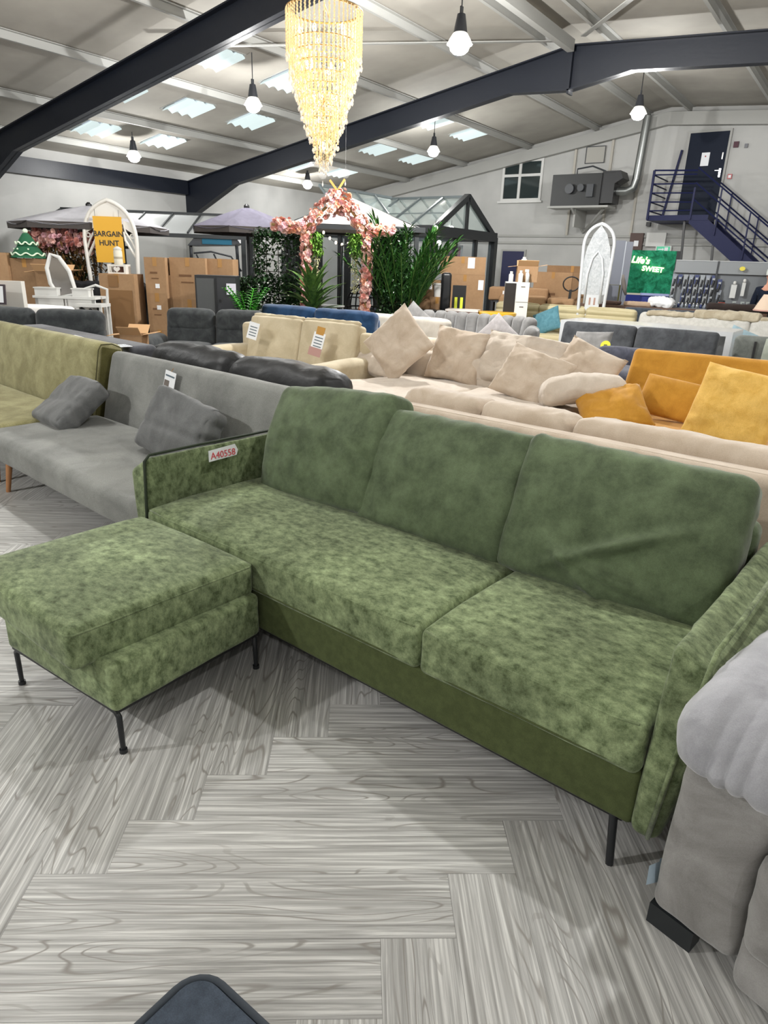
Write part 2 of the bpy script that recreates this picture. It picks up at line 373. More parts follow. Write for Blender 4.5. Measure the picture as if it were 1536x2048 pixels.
# wind bracing flats under the roof
for a, b_ in (((-5.6, 13.1), (-9.9, 8.0)), ((-5.2, 13.1), (-1.0, 8.0))):
    k += 1; mb = MB(); mb.bar((a[0], a[1], zr(a[0])-.16), (b_[0], b_[1], zr(b_[0])-.16), .09, .015); O('trim_%d' % k, mb, MPURLIN, kind='structure')
k += 1; mb = MB(); mb.b2(XA-.06, XA+.06, 7.9, 13.1, 5.12, 5.3); O('trim_%d' % k, mb, MPURLIN, kind='structure')
# navy portal frames
def ztop(x): return 5.24+.174*(x-XA) if x < XA else 5.24-.06*(x-XA)
for Yf in (7.7, 13.25, 1.6):
    k += 1; fr = E('trim_%d' % k, None, None, (0, Yf, 0), kind='structure')
    def zbot(x): return ztop(x)-.43
    low = [(-15.95, 2.62), (-15.6, 2.62), (-14.0, zbot(-14.0)), (-6.55, zbot(-6.55)), (-5.4, 4.55), (-4.3, zbot(-4.3)), (3.6, zbot(3.6)), (5.2, 3.0), (5.5, 3.0)]
    top = [(5.5, ztop(5.5)), (-5.35, ztop(-5.4)), (-5.35, ztop(-5.4)+.02), (-15.95, ztop(-15.95)+.02)]
    mb = MB(); mb.prism(low+top, -.012, .012, 'y'); O('web', mb, MNAVY, fr)
    mb = MB()
    for (x0, z0), (x1, z1) in zip(low[1:-1], low[2:]): mb.bar((x0, 0, z0), (x1, 0, z1), .02, .2, up=(0, 1, 0)) if False else mb.prism([(x0, z0), (x1, z1), (x1, z1+.02), (x0, z0+.02)], -.1, .1, 'y')
    for (x0, x1) in ((-15.95, -5.4), (-5.4, 5.5)): mb.prism([(x0, ztop(x0)-.01), (x1, ztop(x1)-.01), (x1, ztop(x1)+.012), (x0, ztop(x0)+.012)], -.1, .1, 'y')
    mb.b2(-5.42, -5.38, -.1, .1, 4.5, 5.24); O('flange', mb, MNAVY, fr)
    mb = MB(); mb.b2(-15.95, -15.62, -.1, .1, 0, 2.62); O('column', mb, MPURLIN, fr)
k += 1; mb = MB(); mb.b2(-15.95, -15.78, YB, 13.2, 3.12, 3.46); O('trim_%d' % k, mb, MNAVY, kind='structure')
# white raked beam under the roof of the end wall
k += 1; mb = MB()
for xa, xb in ((-15.9, XA), (XA, 5.4)): mb.prism([(xa, zr(xa)-.42), (xb, zr(xb)-.42), (xb, zr(xb)-.13), (xa, zr(xa)-.13)], 19.8, 19.999, 'y')
O('trim_%d' % k, mb, MPURLIN, kind='structure')
# cable trunking on the end wall
for z in (2.48, 2.29, 1.9):
    k += 1; mb = MB(); mb.b2(-14 if z > 2.0 else -7.2, 4.5, 19.95, 20, z-.03, z+.03); O('trim_%d' % k, mb, MPURLIN, kind='structure')
# concrete columns / pilasters on the end wall
for x in (-7.75, -5.95, -6.75):
    k += 1; mb = MB(); mb.b2(x-.03, x+.03, 19.93, 20, 2.5, zr(x)-.42); O('trim_%d' % k, mb, plain('wall_rib', '#b4b0a6', .8), kind='structure')
# wall things
def leafmat(n, a, b_): return fabric(n, a, b_, scale=14, dist=.2, fine=.15, sheen=0, rough=.55, bump=.05, fs=60)
def window2(n, x0, x1, z0, z1, y, mull, trans):
    o = E('window_%d' % n, None, None, ((x0+x1)/2, y, z0), kind='structure'); W = x1-x0; H = z1-z0; f = .07
    mb = MB()
    for a in ((-W/2, -W/2+f, 0, H), (W/2-f, W/2, 0, H), (-W/2+f, W/2-f, 0, f), (-W/2+f, W/2-f, H-f, H), (mull-.04, mull+.04, f, trans-.035), (mull-.04, mull+.04, trans+.035, H-f), (-W/2+f, W/2-f, trans-.035, trans+.035)): mb.b2(a[0], a[1], -.05, 0, a[2], a[3])
    mb.b2(-W/2-.06, W/2+.06, -.12, 0, -.05, 0); O('frame', mb, MWHITE, o)
    mb = MB(); mb.b2(-W/2+f, W/2-f, -.02, -.012, f, H-f); O('pane', mb, plain('dark_glass', '#1d2a2c', .06, spec=.9), o)
window2(30, -9.92, -8.66, 3.42, 4.52, 20, .08-.15, .68)
def door(n, x0, x1, z0, z1, mat, extra=True):
    o = E('door_%d' % n, None, None, ((x0+x1)/2, 20, z0), kind='structure'); W = x1-x0; H = z1-z0
    mb = MB(); mb.b2(-W/2, W/2, -.05, 0, 0, H); O('door_leaf', mb, mat, o)
    mb = MB(); mb.b2(-W/2-.05, -W/2, -.06, 0, 0, H+.05); mb.b2(W/2, W/2+.05, -.06, 0, 0, H+.05); mb.b2(-W/2, W/2, -.06, 0, H, H+.05); O('door_frame', mb, MPURLIN, o)
    if extra:
        mb = MB(); mb.b2(W/2-.1, W/2-.05, -.07, -.05, .95, 1.15); mb.bar((W/2-.08, -.09, 1.1), (W/2-.19, -.09, 1.1), .02); mb.b2(W/2-.09, W/2-.06, -.07, -.05, 1.35, 1.5); O('door_handle', mb, MCHROME, o)
        mb = MB(); mb.b2(-.11, .08, -.055, -.05, 1.22, 1.52); mb.cm = 1; mb.b2(-.03, .0, -.057, -.055, 1.42, 1.45); O('notice', mb, [MPAPER, plain('red_mark', '#a03030')], o)
    return o
door(1, -4.82, -3.91, 2.9, 4.87, plain('navy_door', '#0b1628', .6, spec=.2)); door(2, -9.69, -8.99, 0, 2.05, plain('blue_door', '#23264a', .5), False)
door(3, -6.2, -5.3, 0, 2.05, plain('cream_door', '#cfc9b8', .6), False)
# small fixtures on the end wall
def fixture(name, label, cat, x, z, w_, h_, mat, d=.05, extra=None, y=19.99):
    o = E(name, label, cat, (x, y, z)); mb = MB(); mb.b2(-w_/2, w_/2, -d, 0, -h_/2, h_/2); O('case', mb, mat, o)
    if extra: extra(o, d)
    return o
MRED = plain('red_plastic', '#a32a2a', .4)
fixture('fire_alarm', 'dark red alarm box on the wall right of the upstairs navy door top', 'alarm', -3.73, 4.56, .11, .13, plain('maroon', '#4a2330'))
fixture('sounder', 'small grey sounder beside the red alarm box high on the wall', 'alarm', -3.5, 4.52, .07, .09, plain('grey_plastic', '#77787c'))
fixture('call_point', 'small red break-glass point on the wall beside the upstairs door handle', 'fire call point', -3.74, 3.86, .1, .11, MRED, .04, lambda o, d: O('glass', MB().b2(-.03, .03, -d-.004, -d, -.03, .03), MPAPER, o))
def exitex(o, d):
    O('sign_face', MB().b2(-.17, .17, -d-.004, -d, -.07, .07), plain('exit_green', '#2f8f6c', .4, emit='#3fae86', es=.5), o)
    mb = MB(); mb.b2(.03, .12, -d-.006, -d-.004, -.05, .05); mb.b2(-.13, -.02, -d-.006, -d-.004, -.012, .012); mb.prism([(-.02, -.035), (.02, 0), (-.02, .035)], -d-.006, -d-.004); O('arrow_symbol', mb, MPAPER, o)
fixture('exit_sign', 'small green and white exit sign above the green neon wall', 'exit sign', -5.0, 2.16, .4, .18, MWHITE, .08, exitex, 19.9)
fixture('junction_box', 'white electrical box above the exit sign on the end wall', 'electrical box', -5.25, 2.4, .5, .34, MWHITE, .1)
fixture('wall_vent', 'square vent panel outlined on the wall above the black heater', 'vent', -7.2, 4.52, .55, .42, plain('vent_grey', '#a9a7a0', .8), .03, lambda o, d: O('rim', MB().b2(-.27, .27, -d-.01, -d, .19, .21).b2(-.27, .27, -d-.01, -d, -.21, -.19).b2(-.27, -.25, -d-.01, -d, -.19, .19).b2(.25, .27, -d-.01, -d, -.19, .19), MDARK, o))
def cctvex(o, d): O('screen', MB().b2(-.13, .13, -d-.004, -d, -.03, .05), MPAPER, o)
fixture('wall_clock_terminal', 'small dark blue terminal box on the wall above the cardboard boxes', 'terminal box', -6.42, 1.83, .34, .24, plain('terminal_blue', '#2a2d55'), .08, cctvex)
fixture('security_camera', 'small black camera on the wall left of the blue platform', 'camera', -5.5, 2.78, .1, .1, MBLACK, .14)
fixture('bracket_box', 'dark brown box with a white label above the grey panels', 'box', -5.75, 2.35, .34, .42, plain('brown_box', '#54413c'), .12, lambda o, d: O('label_plate', MB().b2(-.05, .07, -d-.004, -d, -.12, .02), MPAPER, o))
# heater and its flue
hh = E('gas_heater', 'large black warehouse heater mounted high on the end wall', 'heater', (-7.0, 19.15, 3.17))
mb = MB(); mb.b2(-.88, .45, -.3, .3, 0, .76); O('casing', mb, plain('heater_black', '#1b1d1d', .5, bump=.3, bs=6), hh)
mb = MB(); mb.b2(.45, .78, -.26, .26, .05, .76); mb.prism([(.78, .5), (.98, .62), (.9, .8), (.45, .8), (.45, .76), (.78, .76)], -.28, .28); O('hood', mb, MBLACK, hh)
mb = MB(); mb.tube([(-.35, -.3, .4), (-.35, -.42, .4)], .12, 14); mb.tube([(-.05, -.3, .42), (-.05, -.42, .42)], .09, 14); mb.b2(.1, .28, -.38, -.3, .2, .5); O('burner', mb, MDARK, hh)
mb = MB(); mb.tube([(-.3, -.1, .76), (-.3, -.1, .9), (.1, -.1, .95), (.45, -.1, .82), (.5, -.1, .78)], .02, 8); O('gas_pipe', mb, MDARK, hh)
mb = MB(); mb.b2(-.95, .7, -.32, .32, -.05, 0); mb.b2(-.3, -.25, -.02, .83, -.5, -.05); mb.bar((-.28, .8, -.6), (.5, .0, -.05), .05); mb.bar((-.28, -.25, -.05), (-.28, .83, -.6), .05); O('support_bracket', mb, MPURLIN, hh)
mb = MB(); mb.tube([(-6.25, 19.2, 3.52), (-5.98, 19.2, 3.52), (-5.82, 19.2, 3.6), (-5.78, 19.2, 3.8), (-5.72, 19.2, 5.2)], .1, 16); O('flue_pipe', mb, plain('galvanised', '#8f9290', .35, metal=.8), label='shiny galvanised flue pipe rising from the black heater', cat='flue pipe', smooth=True, auto=50)
# blue steel staircase
st = E('steel_staircase', 'blue steel staircase and landing below the upstairs navy door', 'staircase', (-4.2, 19.3, 0))
mb = MB(); mb.b2(-1.02, .4, -.65, .68, 2.78, 2.9); O('landing', mb, MBLUE, st)
def sz(x): return 2.82-.78*(x-.0)
for nm, yy in (('stringer', -.62), ('stringer', .6)):
    mb = MB(); mb.prism([(-.02, 2.9), (.28, 2.9), (3.9, .02), (3.5, .02), (-.02, 2.72)], yy-.02, yy+.02); O(nm, mb, MBLUE, st)
for i in range(12): O('tread', MB().b2(.12+.285*i, .4+.285*i, -.6, .58, 2.66-.225*i, 2.69-.225*i), MBLUE, st)
mb = MB(); r_ = .016
for z in (3.2, 3.4, 3.6, 3.8): mb.tube([(-1.0, -.668, z), (.0, -.668, z-.02)], r_, 6)
for z in (3.2, 3.4, 3.6, 3.8, 3.0): mb.tube([(-1.0, -.668, z), (-1.0, .66, z)], r_, 6)
mb.tube([(-1.0, -.668, 3.0), (.0, -.668, 3.0)], r_, 6)
for x in (-1.0,): mb.bar((x, -.668, 2.8), (x, -.668, 3.9), .05)
mb.bar((.0, -.668, 2.8), (.0, -.668, 3.5), .04); mb.tube([(-1.0, -.668, 3.9), (.0, -.668, 3.86)], .02, 6); mb.bar((-1.0, .6, 2.8), (-.75, .6, 4.5), .05)
O('landing_rail', mb, MBLUE, st)
for yy, dz in ((-.668, 0), (.6, 0)):
    mb = MB()
    for h in (.35, .7, 1.02): mb.tube([(0 if yy < 0 else .3, yy, 2.9-.0+h-(0 if yy < 0 else .2)), (3.75, yy, .1+h)], .018, 6)
    for x in (.6, 1.3, 2.0, 2.7, 3.4): mb.bar((x, yy, 2.9-.75*x), (x, yy, 2.9-.75*x+1.02), .03)
    O('handrail', mb, MBLUE, st)
for x in (-.15, .55):
    mb = MB(); mb.bar((x, -.5, 2.8), (x+.22, -.5, .0), .05); mb.b2(x+.1, x+.36, -.62, -.38, .0, .03); O('support_leg', mb, MBLACK, st)

# ================================================================ SUSPENDED LAMPS
MBULB = plain('lamp_glow', '#ffffff', .4, emit='#fffdf4', es=9)
MSHADE = plain('lamp_shade', '#f0f0ea', .4, emit='#fffbea', es=1.1); MHOUS = plain('lamp_housing', '#2b2d33', .5)
def highbay(x, y, z, vis, pw, label):
    o = E('high_bay_lamp', label, 'ceiling lamp', (x, y, z), group='high bay lamps hanging from the roof')
    O('lamp_housing', MB().lathe([(.03, .34), (.05, .33), (.075, .2), (.085, .14), (.06, .14)], n=16), MHOUS, o, smooth=True, auto=40)
    prof = [(.06, .15), (.09, .13), (.13, .07), (.155, .02)]
    O('lamp_shade', MB().lathe(prof+[(.148, .02), (.124, .066), (.085, .12), (.055, .135)], n=24), MSHADE, o, smooth=True, auto=40)
    O('bulb', MB().lathe([(.02, .1), (.07, .085), (.11, .05), (.125, .0), (.108, -.045), (.07, -.075), (.02, -.088)], n=20), MBULB, o, smooth=True)
    h = zr(x)-z-.02; mb = MB(); mb.tube([(0, 0, .33), (0, 0, h)], .008, 6); mb.box((0, 0, .37), (.02, .05, .08)); O('hanging_rod', mb, MDARK, o)
    ld = bpy.data.lights.new('lamp_light', 'POINT'); ld.energy = LAMP_W*pw; ld.shadow_soft_size = .07; ld.color = (1, .995, .98)
    lo = bpy.data.objects.new('lamp_light', ld); COL.objects.link(lo); lo.parent = o; lo.location = (0, 0, -.18)
LL = ['white high bay lamp hanging near the crystal chandelier, the largest in view', 'lamp hanging left of the chandelier below a roof light', 'lamp hanging at far left above the navy eaves beam', 'lamp with dark housing hanging before the heater flue', 'lamp hanging right of the chandelier past the near beam', 'small far lamp behind the foot of the chandelier']
LO = ['unseen lamp above the right end of the green sofa', 'unseen lamp above the grey sofa bed', 'unseen lamp above the white dressing table side', 'unseen lamp right of the mustard sofa bed', 'unseen lamp beyond the right photo edge before the display stand', 'unseen lamp behind the viewer at left', 'unseen lamp behind the viewer at right', 'unseen lamp by the right wall']
for i, (x, y, z, v, pw) in enumerate(HB): highbay(x, y, z, v, pw, LL[i] if v else LO[i-6])
# crystal chandelier
cx, cy, ct, cbm = -5.42, 6.46, 4.0, 2.5
ch = E('crystal_chandelier', 'tall tapering gold crystal chandelier, lit, hanging from the roof', 'chandelier', (cx, cy, 0))
MCRY = plain('champagne_crystal', '#d9c39c', .12, spec=1, emit='#d6ab6c', es=.3); MCLR = plain('clear_crystal', '#e9e2d8', .08, spec=1, trans=.3, emit='#fff0d8', es=.12)  # bulb glow put into the crystals as faint emission
MCB = plain('chandelier_bulb', '#ffffff', .4, emit='#fff0cc', es=22); MGOLD = plain('gold_frame', '#a88a55', .3, metal=.8)
rnd = random.Random(3)
tiers = [(.40, 3.98, 3.55), (.37, 3.98, 3.42), (.34, 3.7, 3.32), (.31, 3.6, 3.22), (.28, 3.5, 3.12), (.25, 3.4, 3.04), (.22, 3.3, 2.96), (.19, 3.2, 2.88), (.16, 3.1, 2.78), (.12, 3.0, 2.68), (.09, 2.95, 2.6), (.05, 2.9, 2.52)]
mb = MB(); mg = MB(); rings = MB()
for ti, (r, z1, z0) in enumerate(tiers):
    rings.tube([(r*cos(2*pi*k/28), r*sin(2*pi*k/28), z1) for k in range(28)], .006, 5, closed=True)
    n = max(7, int(2*pi*r/.05))
    for k in range(n):
        a = 2*pi*k/n+ti*.37; px, py = r*cos(a), r*sin(a); zz = z0+rnd.uniform(-.05, .04); ln = z1-zz; q = int(ln/.03)
        prof = []
        for j in range(q):
            zt = -ln*j/q; prof += [(.0025, zt), (.0072 if (j+k) % 5 else .011, zt-ln/q*.5)]
        mb.lathe(prof[::-1] if False else prof, (px, py, z1), 5)
        mg.lathe([(.002, 0), (.009, -.012), (.014, -.03), (.002, -.052)], (px, py, zz), 6)
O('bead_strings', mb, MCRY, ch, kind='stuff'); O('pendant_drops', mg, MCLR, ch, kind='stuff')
rings.tube([(.0, 0, 3.98), (.0, 0, 2.9)], .012, 6)
for k in range(3): rings.tube([(.4*cos(2*pi*k/3), .4*sin(2*pi*k/3), 3.98), (.13*cos(2*pi*k/3+.2), .13*sin(2*pi*k/3+.2), 4.1), (0, 0, 4.3)], .006, 5)
rings.tube([(0, 0, 4.25), (0, 0, zr(cx)-.02)], .012, 6)
O('frame', rings, MGOLD, ch, smooth=True)
for i, (a, r, z) in enumerate([(0, .25, 3.8), (1.3, .25, 3.82), (2.5, .25, 3.78), (3.8, .25, 3.8), (5.0, .25, 3.76), (.6, .2, 3.5), (2.0, .2, 3.48), (3.4, .2, 3.5), (4.7, .2, 3.46), (5.8, .18, 3.44), (1.0, .13, 3.2), (3.2, .13, 3.22), (5.2, .13, 3.18), (2.2, .08, 2.98), (4.8, .08, 2.96), (0, .0, 2.72)]):
    O('bulb', MB().lathe([(.004, -.035), (.02, -.01), (.018, .015), (.006, .045)], (r*cos(a), r*sin(a), z), 8), MCB, ch, smooth=True)
for z in (3.7, 3.2): 
    ld = bpy.data.lights.new('chandelier_light', 'POINT'); ld.energy = 14; ld.shadow_soft_size = .3; ld.color = (1, .85, .62)
    lo = bpy.data.objects.new('chandelier_light', ld); COL.objects.link(lo); lo.parent = ch; lo.location = (0, 0, z)
# two clear glass globes with drops hanging beyond it
for i, (x, y, z, lb) in enumerate(((-8.5, 10.1, 2.98, 'left one of two clear glass baubles hanging past the chandelier foot'), (-8.15, 10.3, 3.0, 'right one of two clear glass baubles hanging past the chandelier foot'))):
    o = E('glass_bauble', lb, 'hanging ornament', (x, y, z), group='glass baubles past the chandelier')
    O('globe', MB().lathe([(.01, -.08), (.045, -.068), (.072, -.03), (.08, 0), (.072, .036), (.04, .068), (.012, .08)], n=16), plain('thin_glass', '#ffffff', .03, spec=.4, alpha=.07), o, smooth=True)
    O('thread', MB().tube([(0, 0, .08), (0, 0, zr(x)-z-.02)], .0012, 4), plain('clear_thread', '#a5a5a5', .4), o)
    O('drop', MB().lathe([(.002, -.2), (.015, -.17), (.004, -.13), (.002, -.1)], n=6), MCLR, o)
# ================================================================ SOFAS
GV = fabric('green_velvet', '#4a5639', '#9aa87f', scale=30, dist=.0, fine=.16, sheen=.2, bump=.2, lo=.34, hi=.74, fs=420, nr=.7, stretch=(.8, 1.1, .8), patch=.24)  # velvet highlights and crushed pile both mixed into the two tones
GV2 = fabric('green_velvet_back', '#4b5640', '#69775a', scale=8, dist=.0, fine=.14, sheen=.25, bump=.2, lo=.36, hi=.66, fs=420, nr=.7)
GF = fabric('green_flat', '#474f30', '#515a38', scale=30, dist=.1, fine=.14, sheen=.1, bump=.2, fs=520)
GP = plain('dark_green_piping', '#26301f', .8)
RV = (0, 0, 0)
def legs(par, pts, h, r0=.02, r1=.012, mat=None, splay=.04, cx=0, cy=0, name='leg'):
    for x, y in pts:
        dx = splay*(1 if x > cx else -1); dy = splay*(1 if y > cy else -1)
        mb = MB(); mb.tube([(x, y, h), (x+dx*.5, y+dy*.5, h*.5), (x+dx, y+dy, 0)], [r0, (r0+r1)/2, r1], 8); O(name, mb, mat or MBLACK, par, smooth=True, auto=50)
def greensofa():
    W, rz = 2.36, R(-5)
    s = E('sofa', 'green velvet three seat sofa with loose back cushions, in the foreground', 'sofa', (-2.51, 1.705, 0), rz)
    mb = MB(); mb.rb((W-.145, .93, .17), .015, (8, 6, 2), M=T(W/2, .475, .235)); O('base', mb, GF, s, smooth=True, auto=60)
    mb = MB(); mb.b2(.1, W-.1, .03, .93, .135, .155); mb.b2(.02, .12, .06, .97, .12, .15); mb.b2(W-.12, W-.02, .06, .97, .12, .15); O('metal_frame', mb, MBLACK, s)
    def crown(k): return lambda g: Vector((g.x, g.y, g.z-(.02*max(0, -g.y/.3-.55) if k else 0)))
    for nm, x0, x1, sd in (('seat_cushion', .08, 1.585, 1), ('seat_cushion', 1.590, 2.285, 2)):
        mb = MB(); w_ = x1-x0; mb.rb((w_, .72, .155), .026, (18, 10, 3), (.0, .0, .002, 0, 0, .018), (.0025, 4, sd), M=T((x0+x1)/2, .355, .40), warp=crown(1)); c = O(nm, mb, GV, s, smooth=True)
        mb = MB(); mb.tube([(x0+.03, .0, .33), (x0+.2, -.006, .331), (x1-.2, -.006, .331), (x1-.03, .0, .33)], .004, 6); O('piping', mb, GF, c)
        mb = MB(); mb.tube([(x0+.02, .003, .463)]+[(x0+.02+(x1-x0-.04)*k/12, .0, .4665-.02*max(0, .35/.3-.55-.0)*.9) for k in range(1, 12)]+[(x1-.02, .003, .463)], .0035, 6); O('piping', mb, GV, c, smooth=True)
    mb = MB(); mb.rb((W-.16, .12, .56), .04, (8, 3, 5), M=T(W/2, .93, .46, rx=R(-4))); O('back_frame', mb, GV2, s, smooth=True)
    for i, (xc, w_, top, yb, ry, rzz, ln) in enumerate(((.50, .73, .535, .57, R(-5), R(-3), R(21)), (1.175, .72, .50, .565, R(0), R(0), R(22)), (1.90, .76, .505, .57, R(1.5), R(3), R(21)))):
        def wp(g, i=i):
            v = g.z/.25; g = Vector(g)
            if i == 2:  # slumped creases of the right cushion
                d1 = abs((g.z+.10)-.55*(g.x+.02)); d2 = abs((g.z+.17)+.18*(g.x-.05)); d3 = abs((g.z+.12)+.7*(g.x+.16)); f = 1 if g.y < 0 else 0
                fx = max(0, 1-abs(g.x-.05)/.3)*max(0, min(1, (.10-g.z)/.12)); g.y -= f*fx*(.05*math.exp(-(d1/.02)**2)+.036*math.exp(-(d2/.018)**2)+.045*math.exp(-(d3/.022)**2))
            else:
                if g.y < 0 and g.x > .14: g.y -= .011*abs(sin(g.z*26+g.x*22))**.7*min(1, (g.x-.14)/.12)*max(0, 1-abs(g.z+.02)/.2)
            g.y *= 1-.22*max(0, v)**2
            return g
        M = T(xc, yb, .465, rx=-ln, rz=rzz) @ T(0, .07, top/2, ry=ry)
        mb = MB(); mb.rb((w_, .19, top), .038, (40, 3, 34), (.008, .01, .062, .02, 0, .006), (.009, 5, i+3), M=M, warp=wp); c = O('back_cushion', mb, GV2, s, smooth=True)
        pp = [(-w_/2+.06, top/2-.004), (w_/2-.07, top/2-.004), (w_/2-.02, top/2-.03), (w_/2-.003, top/2-.08), (w_/2-.003, -top/2+.08)]
        mb = MB(); mb.tube([tuple(M @ Vector((x, .05, z))) for x, z in pp], .005, 6); O('piping', mb, GP, c)
    for side in (-1, 1):
        xa = .038 if side < 0 else W-.038
        def wp(g, side=side):
            g = Vector(g); f = max(0, (g.z+.27)/.54)
            if g.x*side > 0: g.x += side*.07*f
            g.x += side*.012*f
            g.y += .03*f*(1 if g.y < -.3 else 0)
            if g.z > .1: g.z -= .6*max(0, side*g.x+.03)*min(1, (g.z-.1)/.12)
            return g
        mb = MB(); mb.rb((.075, .99, .55), .028, (3, 16, 9), (0, .0, 0, 0, 0, 0), (.003, 7, side+9), M=T(xa, .49, .42), warp=wp); a = O('armrest', mb, GV, s, smooth=True)
        x = xa+side*.024 if side > 0 else xa+.036
        e = .004
        if side > 0: pts = [(x-.008, -.008, .16), (x+.012, .0, .4), (x+.04, .022, .66), (x+.042, .05, .698), (x+.045, .3, .70), (x+.04, .9, .70)]
        else: pts = [(x-.01, -.006, .16), (x-.012, .006, .4), (x-.02, .024, .67), (x-.02, .05, .694), (x-.02, .3, .697), (x-.02, .95, .697)]
        mb = MB(); mb.tube(pts, .0065, 8); O('piping', mb, GP if side < 0 else GV, a, smooth=True)
    legs(s, [(.18, .1), (W-.125, .03), (.18, .85), (W-.14, .88)], .165, .0125, .011, plain('black_leg', '#202225', .35), .02, W/2, .5)
    # paper sticker on the inside of the left arm
    st_ = E('price_sticker', 'white paper sticker with red handwriting on the green sofa arm', 'sticker', (-2.372, 2.10, .648)); st_.rotation_euler = (R(0), R(-4), R(-5))
    mb = MB(); mb.add([(0, -.085, -.028), (0, .075, -.022), (0, .085, .002), (0, .07, .032), (0, -.082, .024)], [(0, 1, 2, 3, 4)]); mb.add([(-.002, -.085, -.028), (-.002, .075, -.022), (-.002, .085, .002), (-.002, .07, .032), (-.002, -.082, .024)], [(4, 3, 2, 1, 0)]); O('paper', mb, MPAPER, st_)
    tx = text_mesh('A40558', .045, .0006); o = O('handwriting', tx, plain('red_ink', '#d8525c', .6), st_); o.rotation_euler = (R(90), 0, R(90)); o.location = (.002, -.003, -.004)
    return s
greensofa()
def ottoman():
    s = E('footstool', 'square green velvet footstool standing before the left end of the green sofa', 'footstool', (-2.35, .94, 0), R(0))
    mb = MB(); mb.rb((.645, .635, .17), .022, (8, 8, 3), (0, 0, .004, 0, 0, 0), (.003, 5, 4), M=T(.362, .362, .24)); O('base', mb, GV, s, smooth=True)
    mb = MB(); mb.b2(.05, .675, .052, .675, .148, .158); O('metal_frame', mb, MBLACK, s)
    w_, d_, h_ = .735, .72, .135; M = T(.262, .352, .375, rz=R(-4)); rr = .028
    mb = MB(); mb.rb((w_, d_, h_), rr, (16, 16, 4), (0, 0, 0, 0, 0, .03), (.0022, 4, 8), M=M); c = O('seat_cushion', mb, GV, s, smooth=True)
    P = []
    for cx_, cy_, a0 in ((1, 1, 0), (-1, 1, 90), (-1, -1, 180), (1, -1, 270)):
        for k in range(6): an = R(a0+90*k/5); P.append(tuple(M @ Vector((cx_*(w_/2-rr)+(rr-.004)*cos(an), cy_*(d_/2-rr)+(rr-.004)*sin(an), h_/2-.012))))
    mb = MB(); mb.tube(P, .004, 6, closed=True); O('piping', mb, GV, c, smooth=True)
    BLK = plain('black_leg', '#202225', .35)
    for x, y in ((.675, .06), (.06, .06), (.66, .665), (.06, .665)):
        ix = .055 if x > .3 else -.055; iy = .055 if y > .3 else -.055
        mb = MB(); mb.tube([(x-ix, y, .152), (x-ix*.25, y, .150), (x, y, .135), (x+.002, y, .07), (x+.003, y, .012)], [.009, .010, .010, .0095, .0085], 8); mb.cyl((x+.003, y, 0), .013, .014, 10); O('leg', mb, BLK, s, smooth=True, auto=50)
ottoman()

def sofa(label, x, y, rz, W, D, mat, seat=.44, back=.86, arm=.62, armw=.16, nb=2, ns=2, style='box', legmat=None, legh=.1, bd=.16, group=None, cat='sofa', bmat=None, bulge=.03, ct=None, nz=.005, name='sofa', armr=.05, lean=10, tuft=0, tagp=None, seatd=None, fold=0, ridges=0, pipe=False):
    """front edge at local y=0 facing -y, width along x from 0 to W"""
    s = E(name, label, cat, (x, y, 0), rz, group); bmat = bmat or mat
    aw = armw if arm else 0
    mb = MB(); mb.rb((W-.02, D-.04, seat-.14-legh), .03, (6, 5, 2), M=T(W/2, D/2, legh+(seat-.14-legh)/2)); O('base', mb, mat, s, smooth=True)
    w_ = (W-2*aw)/max(1, ns); sd = seatd or D-bd
    for i in range(ns):
        mb = MB(); mb.rb((w_-.008, sd, .15), .05, (10, 8, 2), (0, 0, .01, 0, 0, bulge), (nz, 4, i+1), M=T(aw+w_*(i+.5), sd/2, seat-.07)); O('seat_cushion', mb, mat, s, smooth=True)
    mb = MB(); mb.rb((W-.02 if not arm else W-.04, bd, back-.06-legh), .05, (8, 2, 5), M=T(W/2, D-bd/2, legh+(back-.06-legh)/2)); O('back_frame', mb, bmat, s, smooth=True)
    wb = (W-2*aw+(.02))/max(1, nb); hb = back-seat+.04
    for i in range(nb):
        M = T(aw+wb*(i+.5)-.01, D-bd-.06, seat-.02, rx=R(-lean)) @ T(0, 0, hb/2)
        def wp(g):
            g = Vector(g)
            if tuft and g.y < 0:
                for tx_ in ([-wb/4, wb/4] if tuft > 1 else [0]):
                    d = Vector((g.x-tx_, 0, g.z-.02)).length; g.y += .035*math.exp(-(d/.05)**2)
                g.y += .012*math.exp(-((g.z-.02)/.02)**2)
            if ridges: g.y += .04*(1-abs(sin(g.z*ridges)))**2 if g.y < 0 else 0
            return g
        mb = MB(); mb.rb((wb-.012, .18, hb), .06 if not fold else .03, (14, 3, 30 if ridges else 12), (.01, .01, bulge, .01, 0, .012), (nz, 5, i+11), M=M, warp=wp); c = O('back_cushion', mb, bmat, s, smooth=True)
        if fold:
            mb = MB(); rr = random.Random(i); mb.rb((wb*.96, .06, .05), .024, (14, 2, 2), nz=(.012, 14, i), M=M @ T(0, -.03, hb/2+.012)); O('ruched_edge', mb, bmat, c, smooth=True)
    if arm:
        for k, sx in ((0, -1), (1, 1)):
            mb = MB(); mb.rb((aw, D-.06, arm-legh), armr, (3, 8, 5), (.01, .01, .01, 0, 0, .012), (nz, 4, k+21), M=T(aw/2 if k == 0 else W-aw/2, D/2, legh+(arm-legh)/2)); O('armrest', mb, mat, s, smooth=True)
    legs(s, [(.1, .1), (W-.1, .1), (.1, D-.1), (W-.1, D-.1)], legh+.01, .022, .016, legmat or MBLACK, .0)
    return s
WOOD = plain('beech_leg', '#a9764c', .5)
